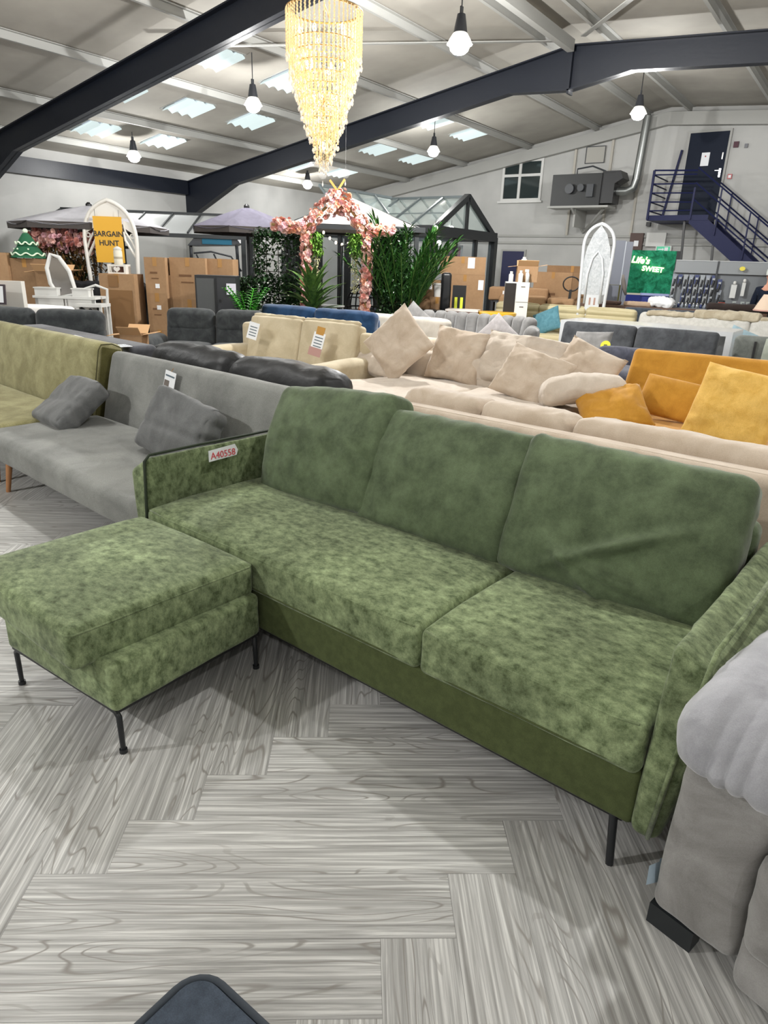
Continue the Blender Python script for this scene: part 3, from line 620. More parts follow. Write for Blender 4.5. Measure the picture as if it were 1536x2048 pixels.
def clickclack(label, x, y, rz, W, mat, seatd=.82, seatz=.42, th=.17, back=.86, tilt=18, group=None, side=None, tuft=0, legmat=None, pipe=None, split=False, name='sofa_bed', bth=.14, nz=.003):
    s = E(name, label, 'sofa bed', (x, y, 0), rz, group); n = 2 if split else 1
    for i in range(n):
        w_ = W/n
        def dim(g, off):
            g = Vector(g)
            if tuft:
                for tx_ in (-w_/3, 0, w_/3):
                    for tz in off: g.y += .03*math.exp(-(((g.x-tx_)**2+(g.z-tz)**2)/.0016)) if g.y < 0 else 0
            return g
        mb = MB(); mb.rb((w_-.006, seatd, th), .045, (18, 10, 3), (0, 0, .008, 0, 0, .014), (nz, 3, i+2), M=T(w_*(i+.5), seatd/2, seatz-th/2)); o = O('seat', mb, mat, s, smooth=True)
        hb = (back-seatz+.08)/cos(R(tilt)); M = T(w_*(i+.5), seatd+.03, seatz-.08, rx=R(-tilt)) @ T(0, bth/2-.02, hb/2)
        mb = MB(); mb.rb((w_-.006, bth, hb), .05, (18, 3, 10), (0, 0, .014, .008, 0, .006), (nz, 3, i+5), M=M, warp=lambda g: dim(g, (.05,))); b_ = O('backrest', mb, mat, s, smooth=True)
        if pipe:
            hw = w_/2-.004
            mb = MB(); q = [(hw, -bth/2+.006, -hb/2+.04), (hw, -bth/2+.004, hb/2-.06), (hw, -bth/2+.02, hb/2-.02), (hw, 0, hb/2-.002), (hw, bth/2-.02, hb/2-.02), (hw, bth/2-.003, hb/2-.07)]
            mb.tube([tuple(M @ Vector(p)) for p in q], .0045, 6); O('piping', mb, pipe, b_)
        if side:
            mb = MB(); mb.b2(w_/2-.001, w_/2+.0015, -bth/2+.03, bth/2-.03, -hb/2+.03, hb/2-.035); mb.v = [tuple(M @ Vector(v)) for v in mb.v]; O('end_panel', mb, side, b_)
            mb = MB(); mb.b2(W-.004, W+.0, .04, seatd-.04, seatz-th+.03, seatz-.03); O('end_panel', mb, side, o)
    mb = MB(); mb.b2(.1, W-.1, .1, seatd+.05, seatz-th-.05, seatz-th+.01); O('frame', mb, MBLACK, s)
    legs(s, [(.16, .1), (W-.16, .1), (.16, seatd+.0), (W-.16, seatd+.0)], seatz-th+.0, .024, .015, legmat or WOOD, .03, W/2, seatd/2)
    return s
def cushion(name, label, loc, rot, w_, h_, t_, mat, seed=1, pinch=.08, nz=.02, group=None, fold=0, edge=None):
    mb = MB(); mb.pillow(w_, h_, t_, pinch, nz, seed, fold=fold); o = O(name, mb, mat, None, loc, rot, smooth=True, label=label, cat='cushion', group=group)
    return o
GREY = fabric('grey_linen', '#777875', '#8d8e8a', scale=3, dist=.3, fine=.2, sheen=.15, bump=.25, fs=330)
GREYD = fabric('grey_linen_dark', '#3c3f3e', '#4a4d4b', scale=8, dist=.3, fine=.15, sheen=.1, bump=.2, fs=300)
GREYC = fabric('grey_cushion', '#5d5e5e', '#717272', scale=4, dist=.5, fine=.15, sheen=.2, bump=.25, fs=330)
OLIVE = fabric('olive_chenille', '#827d58', '#9d9871', scale=6, dist=.5, fine=.22, sheen=.2, bump=.25, fs=260)
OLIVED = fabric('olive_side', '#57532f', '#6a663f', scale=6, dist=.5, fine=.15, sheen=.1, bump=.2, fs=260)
def boxcushion(label, loc, rot, w_, h_, sd):
    def wp(g):
        g = Vector(g); a = abs(g.x)/(w_/2); c = abs(g.z)/(h_/2)
        g.y += .012*sin(g.z*16+sd)*(1 if g.y < 0 else 0)*(1-a*a) + .010*math.exp(-((g.z+.02-.1*g.x)/.02)**2)*(1 if g.y < 0 else 0)
        if a > .93: g.x -= .01*sin(g.z*70)*(1 if g.x > 0 else -1); g.y *= .9
        return g
    mb = MB(); mb.rb((w_, .12, h_), .022, (22, 5, 20), (.01, .012, .03, .02, .008, .004), (.009, 6, sd), warp=wp)
    o = O('cushion', mb, GREYC, None, loc, rot, smooth=True, label=label, cat='cushion')
    return o
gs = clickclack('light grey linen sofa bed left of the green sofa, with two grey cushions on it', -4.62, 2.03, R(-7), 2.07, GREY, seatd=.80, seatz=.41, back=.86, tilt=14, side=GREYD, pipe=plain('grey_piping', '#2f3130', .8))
boxcushion('grey linen box cushion lying at the left end of the grey sofa bed', (-4.42, 2.56, .53), (R(-52), R(-2), R(-12)), .50, .40, 2)
boxcushion('grey linen box cushion propped at the right end of the grey sofa bed', (-3.14, 2.46, .575), (R(-28), R(9), R(-6)), .54, .38, 5)
# swing tag on the grey sofa bed
t = E('swing_tag', 'white product tag with photos hanging on the grey sofa bed back', 'tag', (-3.61, 2.77, .735)); t.rotation_euler = (R(-12), R(6), R(-7))
mb = MB(); mb.b2(-.06, .06, -.003, 0, -.15, .09); O('card', mb, MPAPER, t)
mb = MB(); mb.b2(-.05, .05, -.004, -.003, .055, .065); O('headline', mb, plain('grey_print', '#5b6a74', .6), t)
mb = MB(); mb.b2(-.055, .0, -.004, -.003, -.03, .03); mb.b2(-.055, -.01, -.004, -.003, -.09, -.045); O('photograph', mb, plain('photo_print', '#6e655f', .6), t)
mb = MB(); mb.tube([(0, 0, .09), (.01, .004, .115)], .002, 5); O('string', mb, MTAPE, t)
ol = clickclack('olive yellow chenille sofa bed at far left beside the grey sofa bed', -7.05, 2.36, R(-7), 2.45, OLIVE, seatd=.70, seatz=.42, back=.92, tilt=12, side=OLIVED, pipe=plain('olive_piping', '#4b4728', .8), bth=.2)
# dark grey sofa seen over the olive one
DG = fabric('dark_grey_velvet', '#46474c', '#5b5c61', scale=5, dist=.5, fine=.14, sheen=.3, bump=.2, fs=300)
d1 = sofa('dark grey sofa turned away behind the olive sofa bed, paper labels on its back', -4.62, 4.20, R(173), 2.2, .92, DG, seat=.43, back=.90, arm=0, nb=0, bd=.26, ns=3)
for i, (x, y, w_, lb) in enumerate(((-5.56, 3.34, .30, 'larger white paper label lying on the dark grey sofa back at left'), (-4.80, 3.27, .16, 'smaller white paper label lying on the right end of the dark grey sofa back'))):
    o = E('paper_label', lb, 'label', (x, y, .842), R(-14)); mb = MB(); mb.b2(-w_/2, w_/2, -.05, .05, 0, .003); O('paper', mb, MPAPER, o)
    mb = MB(); [mb.b2(-w_*.35, w_*.3, -.03+.02*k, -.022+.02*k, .003, .0036) for k in range(4)]; O('print', mb, plain('grey_print', '#5b6a74', .6), o)
# black leather sofa turned away
LEA = plain('black_leather', '#161719', .48, spec=.35, bump=.5, bs=14)
lf = E('leather_sofa', 'black leather sofa turned away behind the grey sofa bed', 'sofa', (-2.40, 3.86, 0), R(173))
mb = MB(); mb.rb((2.02, .85, .34), .04, M=T(1.01, .44, .25)); O('base', mb, LEA, lf, smooth=True)
mb = MB(); mb.rb((1.96, .14, .62), .05, M=T(1.01, .80, .48)); O('back_frame', mb, LEA, lf, smooth=True)
for i, xc in enumerate((.52, 1.50)):
    mb = MB(); mb.rb((.99, .30, .30), .12, (16, 4, 4), (.0, .0, .02, .03, 0, .03), (.016, 6, i+2), M=T(xc, .70, .73)); O('back_cushion', mb, LEA, lf, smooth=True)
    mb = MB(); mb.rb((.8, .6, .16), .06, (8, 6, 2), (0, 0, 0, 0, 0, .03), (.01, 5, i), M=T(xc, .28, .44)); O('seat_cushion', mb, LEA, lf, smooth=True)
legs(lf, [(.1, .1), (1.9, .1), (.1, .75), (1.9, .75)], .1)

# light grey velvet recliner at the right edge
LG = fabric('silver_velvet', '#6b6865', '#a3a19f', scale=5, dist=.6, fine=.08, sheen=.5, bump=.12, lo=.3, hi=.7, fs=420)
LGA = fabric('silver_velvet_pad', '#85858a', '#b5b5ba', scale=5, dist=.6, fine=.07, sheen=.6, bump=.12, lo=.3, hi=.7, fs=420)
rc = E('recliner_sofa', 'light grey velvet recliner sofa with a padded arm at the right edge', 'sofa', (-.135, 1.405, 0), R(-15))
def wr(g):
    g = Vector(g); g.x += .012*max(0, g.z/.25)
    return g
mb = MB(); mb.rb((.20, 1.0, .50), .03, (6, 10, 10), (.0, .0, .008, 0, 0, 0), (.006, 5, 3), M=T(.10, .5, .305), warp=wr); O('armrest', mb, LG, rc, smooth=True)
def wpad(g):
    g = Vector(g)
    if g.y < -.36: g.y -= .009*abs(sin(g.x*42+2*sin(g.x*25)))*min(1, (-.36-g.y)/.1); g.z += .004*sin(g.x*60)
    if g.y < -.35: g.z -= .045*((-.35-g.y)/.17)
    return g
mb = MB(); mb.rb((.27, 1.06, .15), .07, (44, 36, 6), (.01, .01, .03, 0, 0, .03), (.010, 6, 6), M=T(.115, .49, .615), warp=wpad); pd = O('arm_pad', mb, LGA, rc, smooth=True)
mb = MB(); mb.tube([(-.01, .6, .55), (-.012, .05, .548), (.01, -.0, .535), (.06, -.018, .53), (.16, -.018, .53), (.225, .0, .535)], .006, 6); O('piping', mb, LG, pd)
mb = MB(); mb.rb((.85, .8, .16), .06, (10, 8, 3), (0, 0, .03, 0, 0, .03), (.008, 5, 2), M=T(.645, .40, .42)); O('seat_cushion', mb, LG, rc, smooth=True)
mb = MB(); mb.rb((.85, .10, .24), .04, (8, 2, 5), (0, 0, .03, 0, 0, 0), (.01, 5, 2), M=T(.63, -.005, .28)); O('footrest_panel', mb, LG, rc, smooth=True)
mb = MB(); mb.rb((.85, .10, .16), .03, (8, 2, 4), (0, 0, .012, 0, 0, 0), (.006, 5, 5), M=T(.63, .02, .105)); O('lower_panel', mb, LG, rc, smooth=True)
mb = MB(); mb.rb((.85, .24, .5), .09, (8, 4, 8), (0, 0, .05, 0, 0, .03), (.01, 5, 9), M=T(.645, .90, .72, rx=R(-12))); O('backrest', mb, LG, rc, smooth=True)
mb = MB(); mb.b2(.0, .11, -.0, .05, 0, .06); O('foot', mb, plain('black_foot', '#1f2326', .5), rc)
for xx in (.0, 1.02): O('foot', MB().b2(xx, xx+.08, .8, .88, 0, .08), plain('black_foot', '#1f2326', .5), rc)
mb = MB(); mb.add([(-.004, .03, .10), (-.012, .05, .15), (-.02, .0, .16), (-.014, -.01, .11)], [(0, 1, 2, 3)]); mb.add([(-.004, .06, .10), (-.012, .08, .15), (-.018, .05, .15), (-.012, .03, .10)], [(0, 1, 2, 3)]); O('care_label', mb, plain('pale_blue_label', '#bcd0e0', .6), rc, label='pale blue fabric label')

# stool whose corner shows at the bottom of the photograph
SG = fabric('slate_fabric', '#353d47', '#404853', scale=40, dist=.2, fine=.14, sheen=.3, bump=.2, fs=500)
sx0, sx1, sy0, sy1 = -.665, -.17, .0, .475
st_ = E('stool', 'dark slate square stool with piped edge, its corner at the bottom of the photo', 'stool', ((sx0+sx1)/2, (sy0+sy1)/2, 0), R(-2)); W = sx1-sx0; D = sy1-sy0
mb = MB(); rr_ = .05
def rsq(w_, d_, r, n=6):
    P = []
    for cx_, cy_, a0 in ((w_/2-r, d_/2-r, 0), (-w_/2+r, d_/2-r, 90), (-w_/2+r, -d_/2+r, 180), (w_/2-r, -d_/2+r, 270)):
        P += [(cx_+r*cos(R(a0+90*k/n)), cy_+r*sin(R(a0+90*k/n))) for k in range(n+1)]
    return P
mb.prism(rsq(W, D, rr_), .30, .435, 'z'); O('seat', mb, SG, st_)
mb = MB(); mb.prism(rsq(W-.028, D-.028, rr_-.012), .435, .445, 'z'); O('seat_top', mb, SG, st_)
mb = MB(); mb.tube([(x, y, .438) for x, y in rsq(W-.012, D-.012, rr_)], .0075, 8, closed=True); O('piping', mb, plain('slate_piping', '#2b323a', .8), st_, smooth=True)
legs(st_, [(-W/2+.05, -D/2+.05), (W/2-.05, -D/2+.05), (-W/2+.05, D/2-.05), (W/2-.05, D/2-.05)], .3, .018, .014)

# beige pair behind the green sofa
BG = fabric('beige_velvet', '#b6a592', '#c6b7a6', scale=5, dist=.6, fine=.07, sheen=.4, bump=.12, fs=300)
BG2 = fabric('beige_velvet_light', '#beb1a2', '#cdc1b3', scale=5, dist=.6, fine=.07, sheen=.4, bump=.12, fs=300)
b1 = E('sofa', 'pinkish beige sofa turned away, right behind the green sofa', 'sofa', (.50, 3.74, 0), R(174))
W1 = 2.62
mb = MB(); mb.rb((W1, .95, .32), .04, (10, 5, 3), M=T(W1/2, .475, .24)); O('base', mb, BG, b1, smooth=True)
mb = MB(); mb.rb((W1, .15, .70), .04, (14, 3, 6), (0, 0, 0, .004, 0, .004), (.003, 3, 2), M=T(W1/2, .87, .44)); bf_ = O('back_frame', mb, BG, b1, smooth=True)
mb = MB(); mb.tube([(.02, .905, .792), (W1-.02, .905, .792)], .004, 6); O('piping', mb, BG, bf_)
for i, (xc, w_) in enumerate(((.42, .82), (1.28, .88), (2.02, .62)) if False else ((.28, .54), (1.05, .92), (1.78, .50), (2.30, .52))):
    mb = MB(); mb.rb((w_, .26, .30), .06, (22, 5, 7), (.012, .012, .03, .02, 0, .006), (.012, 8, i+2), M=T(xc, .66, .69, rx=R(8))); O('back_cushion', mb, BG, b1, smooth=True)
for i in range(2):
    mb = MB(); mb.rb((1.28, .72, .16), .06, (14, 10, 2), (0, 0, .02, 0, 0, .035), (.012, 4, i+6), M=T(.66+1.3*i, .33, .44)); O('seat_cushion', mb, BG2, b1, smooth=True)
legs(b1, [(.1, .1), (W1-.1, .1), (.1, .85), (W1-.1, .85)], .09)
W2 = 2.2
b2_ = sofa('wide beige velvet sofa facing forward, heaped with loose cushions', -4.05, 4.30, R(-2), W2, 1.85, BG2, seat=.44, back=.76, arm=0, nb=0, ns=2, bd=.22, bulge=.04, nz=.024, name='sofa')
cl = [('large beige cushion standing on its corner on the beige sofa', (-3.72, 5.55, .80), (R(-24), R(40), R(-12)), .56, .56, .16, 1, .05),
      ('beige cushion leaning right of the corner-standing one', (-3.28, 5.95, .70), (R(-24), R(6), R(8)), .56, .54, .17, 2, .06),
      ('wide crumpled pale beige cushion in the middle of the beige sofa back', (-2.62, 6.02, .70), (R(-30), R(4), R(0)), .86, .52, .22, 3, .05),
      ('smooth beige cushion leaning before the crumpled one', (-2.27, 5.44, .66), (R(-36), R(14), R(-2)), .60, .48, .16, 4, .05),
      ('beige cushion tucked behind at the right end of the beige sofa', (-2.0, 5.95, .68), (R(-28), R(18), R(-8)), .56, .50, .18, 5, .06),
      ('flat beige cushion lying at the left end of the beige sofa', (-4.05, 5.78, .60), (R(-60), R(4), R(-10)), .60, .46, .18, 6, .02)]
for lb, lc, rt, w_, h_, t_, sd, pn in cl: cushion('cushion', lb, lc, rt, w_, h_, t_, BG2 if sd in (3, 6) else BG, sd, pn, .06 if sd == 3 else .04, group='scatter cushions on the beige sofa')
mb = MB(); mb.rb((.66, .34, .2), .09, (16, 8, 3), (.0, .0, .02, .02, .0, .03), (.014, 8, 3), warp=lambda g: Vector((g.x, g.y, g.z-.30*g.x*g.x+.02))); O('armrest_cushion', mb, BG2, None, (-1.80, 5.36, .60), (R(-12), R(-4), R(34)), smooth=True, label='bent beige arm cushion at the right end of the beige sofa', cat='cushion', group='scatter cushions on the beige sofa')

# mustard sofa
MU = fabric('mustard_velvet', '#b3802f', '#c4903a', scale=6, dist=.6, fine=.1, sheen=.35, bump=.15, fs=320)
MU2 = fabric('yellow_linen', '#d0a552', '#dfb765', scale=12, dist=.5, fine=.12, sheen=.2, bump=.2, fs=320)
ms = clickclack('mustard yellow velvet sofa bed at the right, cushions piled on it', -1.80, 5.02, R(-2), 2.5, MU, seatd=1.18, seatz=.42, back=.88, tilt=26, legmat=MBLACK, bth=.12)
cushion('cushion', 'crumpled mustard cushion lying at the left end of the mustard sofa bed', (-1.50, 5.22, .53), (R(-58), R(-12), R(30)), .52, .46, .18, MU, 7, .06, .03)
cushion('cushion', 'small mustard rectangular cushion leaning in the mustard sofa bed back', (-1.18, 5.62, .60), (R(-28), R(6), R(-4)), .46, .32, .14, MU, 8, .01, .008)
cushion('cushion', 'large pale yellow square cushion on the mustard sofa bed', (-.66, 5.18, .66), (R(-22), R(7), R(-6)), .56, .54, .17, MU2, 9, .03, .03)
# ================================================================ SECOND ROW
CR = fabric('cream_velvet', '#b8ab90', '#c7bba1', scale=5, dist=.4, fine=.08, sheen=.3, bump=.12, fs=300)
cs = sofa('cream two seat sofa with ruched back cushions and hanging price tags', -6.0, 4.62, R(2), 1.92, 1.22, CR, seat=.44, back=.90, arm=.60, armw=.22, nb=2, ns=1, bulge=.02, tuft=1, fold=1, legh=.08, lean=14, armr=.06)
for lb, x, y, z, orange in (('white price tag hanging on the left back cushion of the cream sofa', -5.52, 5.40, .81, 0), ('white price tag with an orange top on the right cream back cushion', -4.62, 5.43, .77, 1)):
    o = E('price_tag', lb, 'tag', (x, y, z)); o.rotation_euler = (R(-14), R(8), 0)
    mb = MB(); mb.b2(-.075, .075, -.004, 0, -.11, .07); O('card', mb, MPAPER, o)
    mb = MB(); [mb.b2(-.05, .055, -.005, -.004, -.075+.03*k, -.065+.03*k) for k in range(4)]; O('print', mb, plain('grey_print', '#5b6a74', .6), o)
    if orange:
        O('header', MB().b2(-.05, .05, -.006, .001, .05, .13), plain('ochre_card', '#bb8a3c', .6), o); O('photograph', MB().b2(-.09, .075, -.006, -.004, -.17, -.085), plain('pink_photo', '#b58d86', .5), o)
RG = fabric('charcoal_grey_fabric', '#35383a', '#474a4b', scale=9, dist=.5, fine=.12, sheen=.25, bump=.15, fs=250)
# dark grey recliner chairs at far left, turned
def recl(label, x, y, rz, W, n, arms=(1, 1), back=.94, group=None):
    s = E('recliner_sofa', label, 'recliner', (x, y, 0), rz, group); w_ = W/n
    mb = MB(); mb.rb((W, .8, .34), .05, (8, 5, 3), M=T(W/2, .4, .22)); O('base', mb, RG, s, smooth=True)
    for i in range(n):
        mb = MB(); mb.rb((w_-.01, .66, .18), .07, (8, 6, 3), (0, 0, .01, 0, 0, .03), (.006, 4, i), M=T(w_*(i+.5), .33, .42)); O('seat_cushion', mb, RG, s, smooth=True)
        mb = MB(); mb.rb((w_-.015, .16, .34), .06, (8, 3, 5), (0, 0, .02, 0, 0, 0), (.005, 4, i+3), M=T(w_*(i+.5), .72, .58, rx=R(-10))); O('backrest', mb, RG, s, smooth=True)
        mb = MB(); mb.rb((w_-.02, .18, .28), .08, (12, 3, 5), (0, 0, .02, 0, 0, .012), (.006, 5, i+6), M=T(w_*(i+.5), .74, back-.14, rx=R(-4))); O('headrest', mb, RG, s, smooth=True)
    for k, on in ((0, arms[0]), (1, arms[1])):
        if on: mb = MB(); mb.rb((.26, .86, .5), .11, (5, 8, 4), (0, 0, .01, 0, 0, .02), (.006, 4, k), M=T(-.12 if k == 0 else W+.12, .42, .34)); O('armrest', mb, RG, s, smooth=True)
    mb = MB(); mb.b2(.05, W-.05, .05, .75, .0, .06); O('plinth', mb, MBLACK, s)
    return s
recl('dark grey recliner sofa at the left edge behind the labelled dark sofa', -8.12, 3.21, R(33), 1.6, 2, (0, 1), .91)
recl('dark grey recliner sofa standing before the black cabinet', -6.95, 5.08, R(34), 1.25, 2, (1, 0), .91)
BL = fabric('navy_velvet', '#1c3656', '#2b4a6f', scale=5, dist=.8, fine=.08, sheen=.5, bump=.12, fs=300)
sofa('navy blue velvet two seat sofa behind the cream sofa', -7.0, 6.5, R(1), 1.88, .75, BL, seat=.44, back=.93, arm=0, nb=2, ns=2, nz=.01, bulge=.03, lean=8)
WS = fabric('ivory_fabric', '#b5afa5', '#c3beb5', scale=5, dist=.3, fine=.05, sheen=.2, bump=.1, fs=300)
sofa('ivory sofa showing between the blue sofa and the grey channelled sofa', -6.15, 7.35, R(0), 1.5, .95, WS, seat=.42, back=.84, arm=0, nb=2, ns=2)
# grey channel back sofa
CG = fabric('dove_grey_velvet', '#6f6e6d', '#838281', scale=6, dist=.5, fine=.07, sheen=.5, bump=.1, fs=300)
c = E('sofa', 'grey velvet sofa with a curved channelled back', 'sofa', (-5.90, 8.3, 0), R(0)); Wc = 2.2
mb = MB(); mb.rb((Wc-.2, .9, .3), .06, (8, 5, 3), M=T(Wc/2, .5, .25)); O('base', mb, CG, c, smooth=True)
mb = MB(); mb.rb((Wc-.45, .7, .16), .06, (10, 6, 3), (0, 0, .01, 0, 0, .02), M=T(Wc/2, .4, .40)); O('seat_cushion', mb, CG, c, smooth=True)
path = []
for k in range(13):
    t_ = k/12; path.append((.12+(Wc-.24)*t_, 1.02-.0*t_, 0))
pl = [(.06, .15), (.06, .38), (.10, .62), (.22, .82)]+[(.36+(Wc-.72)*k/8, .95) for k in range(9)]+[(Wc-.22, .82), (Wc-.10, .62), (Wc-.06, .38), (Wc-.06, .15)]
for k in range(len(pl)-1):
    (x0, y0), (x1, y1) = pl[k], pl[k+1]; a = math.atan2(y1-y0, x1-x0); l = math.hypot(x1-x0, y1-y0); side = abs(a) > .5
    hh_ = .84 if 3 <= k <= 12 else (.60 if k in (0, len(pl)-2) else .74)
    mb = MB(); mb.rb((l+.015, .17, hh_-.1), .07, (3, 3, 6), (0, 0, .02, .01, 0, .01), M=T((x0+x1)/2, (y0+y1)/2, .10+hh_/2, rz=a) @ T(rx=R(-8))); O('back_channel', mb, CG, c, smooth=True)
legs(c, [(.3, .2), (Wc-.3, .2), (.3, .85), (Wc-.3, .85)], .12)
cushion('cushion', 'grey cushion on its corner at the left end of the channelled sofa', (-5.47, 8.55, .74), (R(-22), R(35), R(6)), .46, .46, .15, CG, 3, .06, .012)
cushion('cushion', 'pale grey cushion on its corner at the right end of the channelled sofa', (-4.12, 8.52, .66), (R(-24), R(38), R(-4)), .46, .46, .15, fabric('pale_grey_satin', '#8b8787', '#a09c9c', scale=6, sheen=.5, fine=.05), 4, .06, .012)
b3 = sofa('low blush beige sofa between the beige heap and the grey channelled sofa', -5.1, 6.85, R(-3), 2.35, .75, BG, seat=.38, back=.66, arm=0, nb=2, ns=2, name='sofa')
# charcoal tufted sofa bed
CH = fabric('charcoal_linen', '#3b3d40', '#4b4d50', scale=9, dist=.4, fine=.14, sheen=.2, bump=.15, fs=280)
clickclack('charcoal button-tufted sofa bed before the white desk', -3.68, 8.72, R(-1), 2.08, CH, seatd=.85, seatz=.40, back=.85, tilt=14, tuft=1, split=True, legmat=MBLACK)
cushion('cushion', 'mid grey cushion with a yellow round sticker on the charcoal sofa bed', (-2.86, 8.60, .60), (R(-26), R(-4), R(-8)), .50, .48, .16, CG, 6, .05, .012)
o = E('price_sticker', 'yellow round price sticker on the mid grey cushion', 'sticker', (-2.63, 8.47, .68)); o.rotation_euler = (R(-24), 0, 0)
O('disc', MB().prism([(.06*cos(R(a)), .06*sin(R(a))) for a in range(0, 360, 15)], -.006, 0), plain('yellow_sticker', '#d9d62c', .5), o)
O('mark', MB().b2(-.02, .02, -.008, -.006, -.012, .012), plain('dark_ink', '#5a5b1c', .5), o)
a = E('armchair', 'dark blue grey rounded armchair left of the mustard sofa bed', 'armchair', (-2.68, 7.35, 0), R(-4))
BGY = fabric('blue_grey_fabric', '#3d3f4a', '#4f515d', scale=8, fine=.1, sheen=.3, fs=300)
mb = MB(); mb.rb((.78, .75, .22), .08, (8, 6, 3), (0, 0, .02, 0, 0, .04), (.006, 4, 2), M=T(.39, .38, .40)); O('seat_cushion', mb, BGY, a, smooth=True)
mb = MB(); mb.rb((.74, .7, .26), .05, M=T(.39, .38, .20)); O('base', mb, MBLACK, a, smooth=True)
mb = MB(); mb.rb((.76, .18, .3), .08, (8, 3, 5), (0, 0, .02, 0, 0, .02), (.006, 4, 3), M=T(.39, .78, .55, rx=R(-14))); O('backrest', mb, BGY, a, smooth=True)
legs(a, [(.1, .1), (.68, .1), (.1, .65), (.68, .65)], .08)
# white long table behind it
wd = E('long_table', 'long glossy white table behind the charcoal sofa bed', 'table', (-3.95, 10.35, 0)); GW = plain('gloss_white', '#c6c8ca', .2)
mb = MB(); mb.b2(0, 2.42, 0, .85, .76, .82); O('table_top', mb, GW, wd)
for x in (.0, 2.34): O('leg_panel', MB().b2(x, x+.08, .0, .85, 0, .76), GW, wd)
O('back_panel', MB().b2(.08, 2.34, .8, .83, .3, .76), GW, wd)
# striped cream three seat sofa
STc = fabric('cream_corduroy', '#aca17d', '#bfb594', scale=3, dist=.2, fine=.08, sheen=.15, bump=.15, fs=200, stretch=(.3, .3, 14))
sofa('cream corduroy three seat sofa with horizontal ribs', -6.0, 11.55, R(0), 2.62, .95, STc, seat=.45, back=.92, arm=.0, nb=3, ns=3, ridges=26, lean=6)
cushion('cushion', 'teal cushion on the cream corduroy sofa', (-4.75, 11.78, .68), (R(-20), R(-24), 0), .5, .42, .14, fabric('teal_fabric', '#4a7480', '#5a8590', scale=10, fine=.08, sheen=.2), 4, .05, .01)
dn = sofa('dark blue grey sofa peeping between the corduroy sofa and the white sofa', -3.75, 12.54, R(0), 1.4, .5, fabric('dark_slate_fabric', '#343b44', '#434b55', scale=9, fine=.1, sheen=.2), seat=.43, back=.93, arm=0, nb=2, ns=2)
WB = fabric('white_boucle', '#b3b1ab', '#c1bfb9', scale=16, dist=.3, fine=.06, sheen=.2, bump=.2, fs=200)
sofa('big white boucle sofa at the right with throws along its back', -3.3, 11.45, R(-1), 3.4, 1.0, WB, seat=.43, back=.90, arm=0, nb=2, ns=2, lean=8, bulge=.02)
cushion('cushion', 'pale blue cushion on the right part of the white boucle sofa', (-1.55, 11.45, .60), (R(-30), R(20), 0), .5, .42, .14, fabric('powder_blue', '#8398a0', '#93a8b0', scale=8, fine=.06), 6, .05, .01)
THR = fabric('cream_throw', '#9c917b', '#b5ab97', scale=6, dist=1, fine=.08, sheen=.2, bump=.25, fs=200)
for i, (x, w_, lb) in enumerate(((-2.80, .75, 'folded cream throw on the left end of the white sofa back'), (-1.95, .95, 'rumpled cream throw in the middle of the white sofa back'), (-1.0, .9, 'cream throw on the right end of the white sofa back'))):
    mb = MB(); mb.rb((w_, .3, .07+.05*(i == 1)), .03, (20, 6, 2), (0, 0, 0, 0, 0, .02), (.02, 9, i)); O('throw', mb, THR, None, (x, 12.32-.0, .90+.03*(i == 1)), (R(-4), 0, R(-1)), smooth=True, label=lb, cat='throw', group='throws along the white sofa back')
GYG = fabric('grey_green_fabric', '#5a5d59', '#696c68', scale=9, fine=.1, sheen=.2)
g = E('sofa', 'grey green sofa cut off at the right edge before the white boucle sofa', 'sofa', (-1.44, 9.25, 0), R(0))
mb = MB(); mb.rb((1.6, .2, .72), .07, (10, 3, 8), (0, 0, .02, 0, 0, 0), M=T(.8, .75, .46)); O('back_frame', mb, GYG, g, smooth=True)
mb = MB(); mb.rb((1.6, .85, .34), .05, M=T(.8, .45, .25)); O('base', mb, GYG, g, smooth=True)
O('back_slot', MB().b2(.245, .27, .625, .655, .5, .76), MBLACK, g)
cushion('cushion', 'round pale grey green cushion at the right photo edge on the grey green sofa', (-.85, 9.75, .62), (R(-14), 0, 0), .42, .40, .16, fabric('sage_grey', '#83887d', '#92978c', scale=8, fine=.06), 3, -.05, .01)
# round yellow table top
yt = E('side_table', 'round yellow side table behind the grey channelled sofa', 'side table', (-5.35, 11.0, 0)); YM = plain('yellow_lacquer', '#d8a72c', .35)
O('table_top', MB().lathe([(.31, .0), (.33, .01), (.33, .045), (.31, .055)], (0, 0, .77), 28), YM, yt, smooth=True, auto=40); O('post', MB().cyl((0, 0, .03), .03, .75), YM, yt); O('foot', MB().cyl((0, 0, 0), .2, .03, 24), YM, yt)

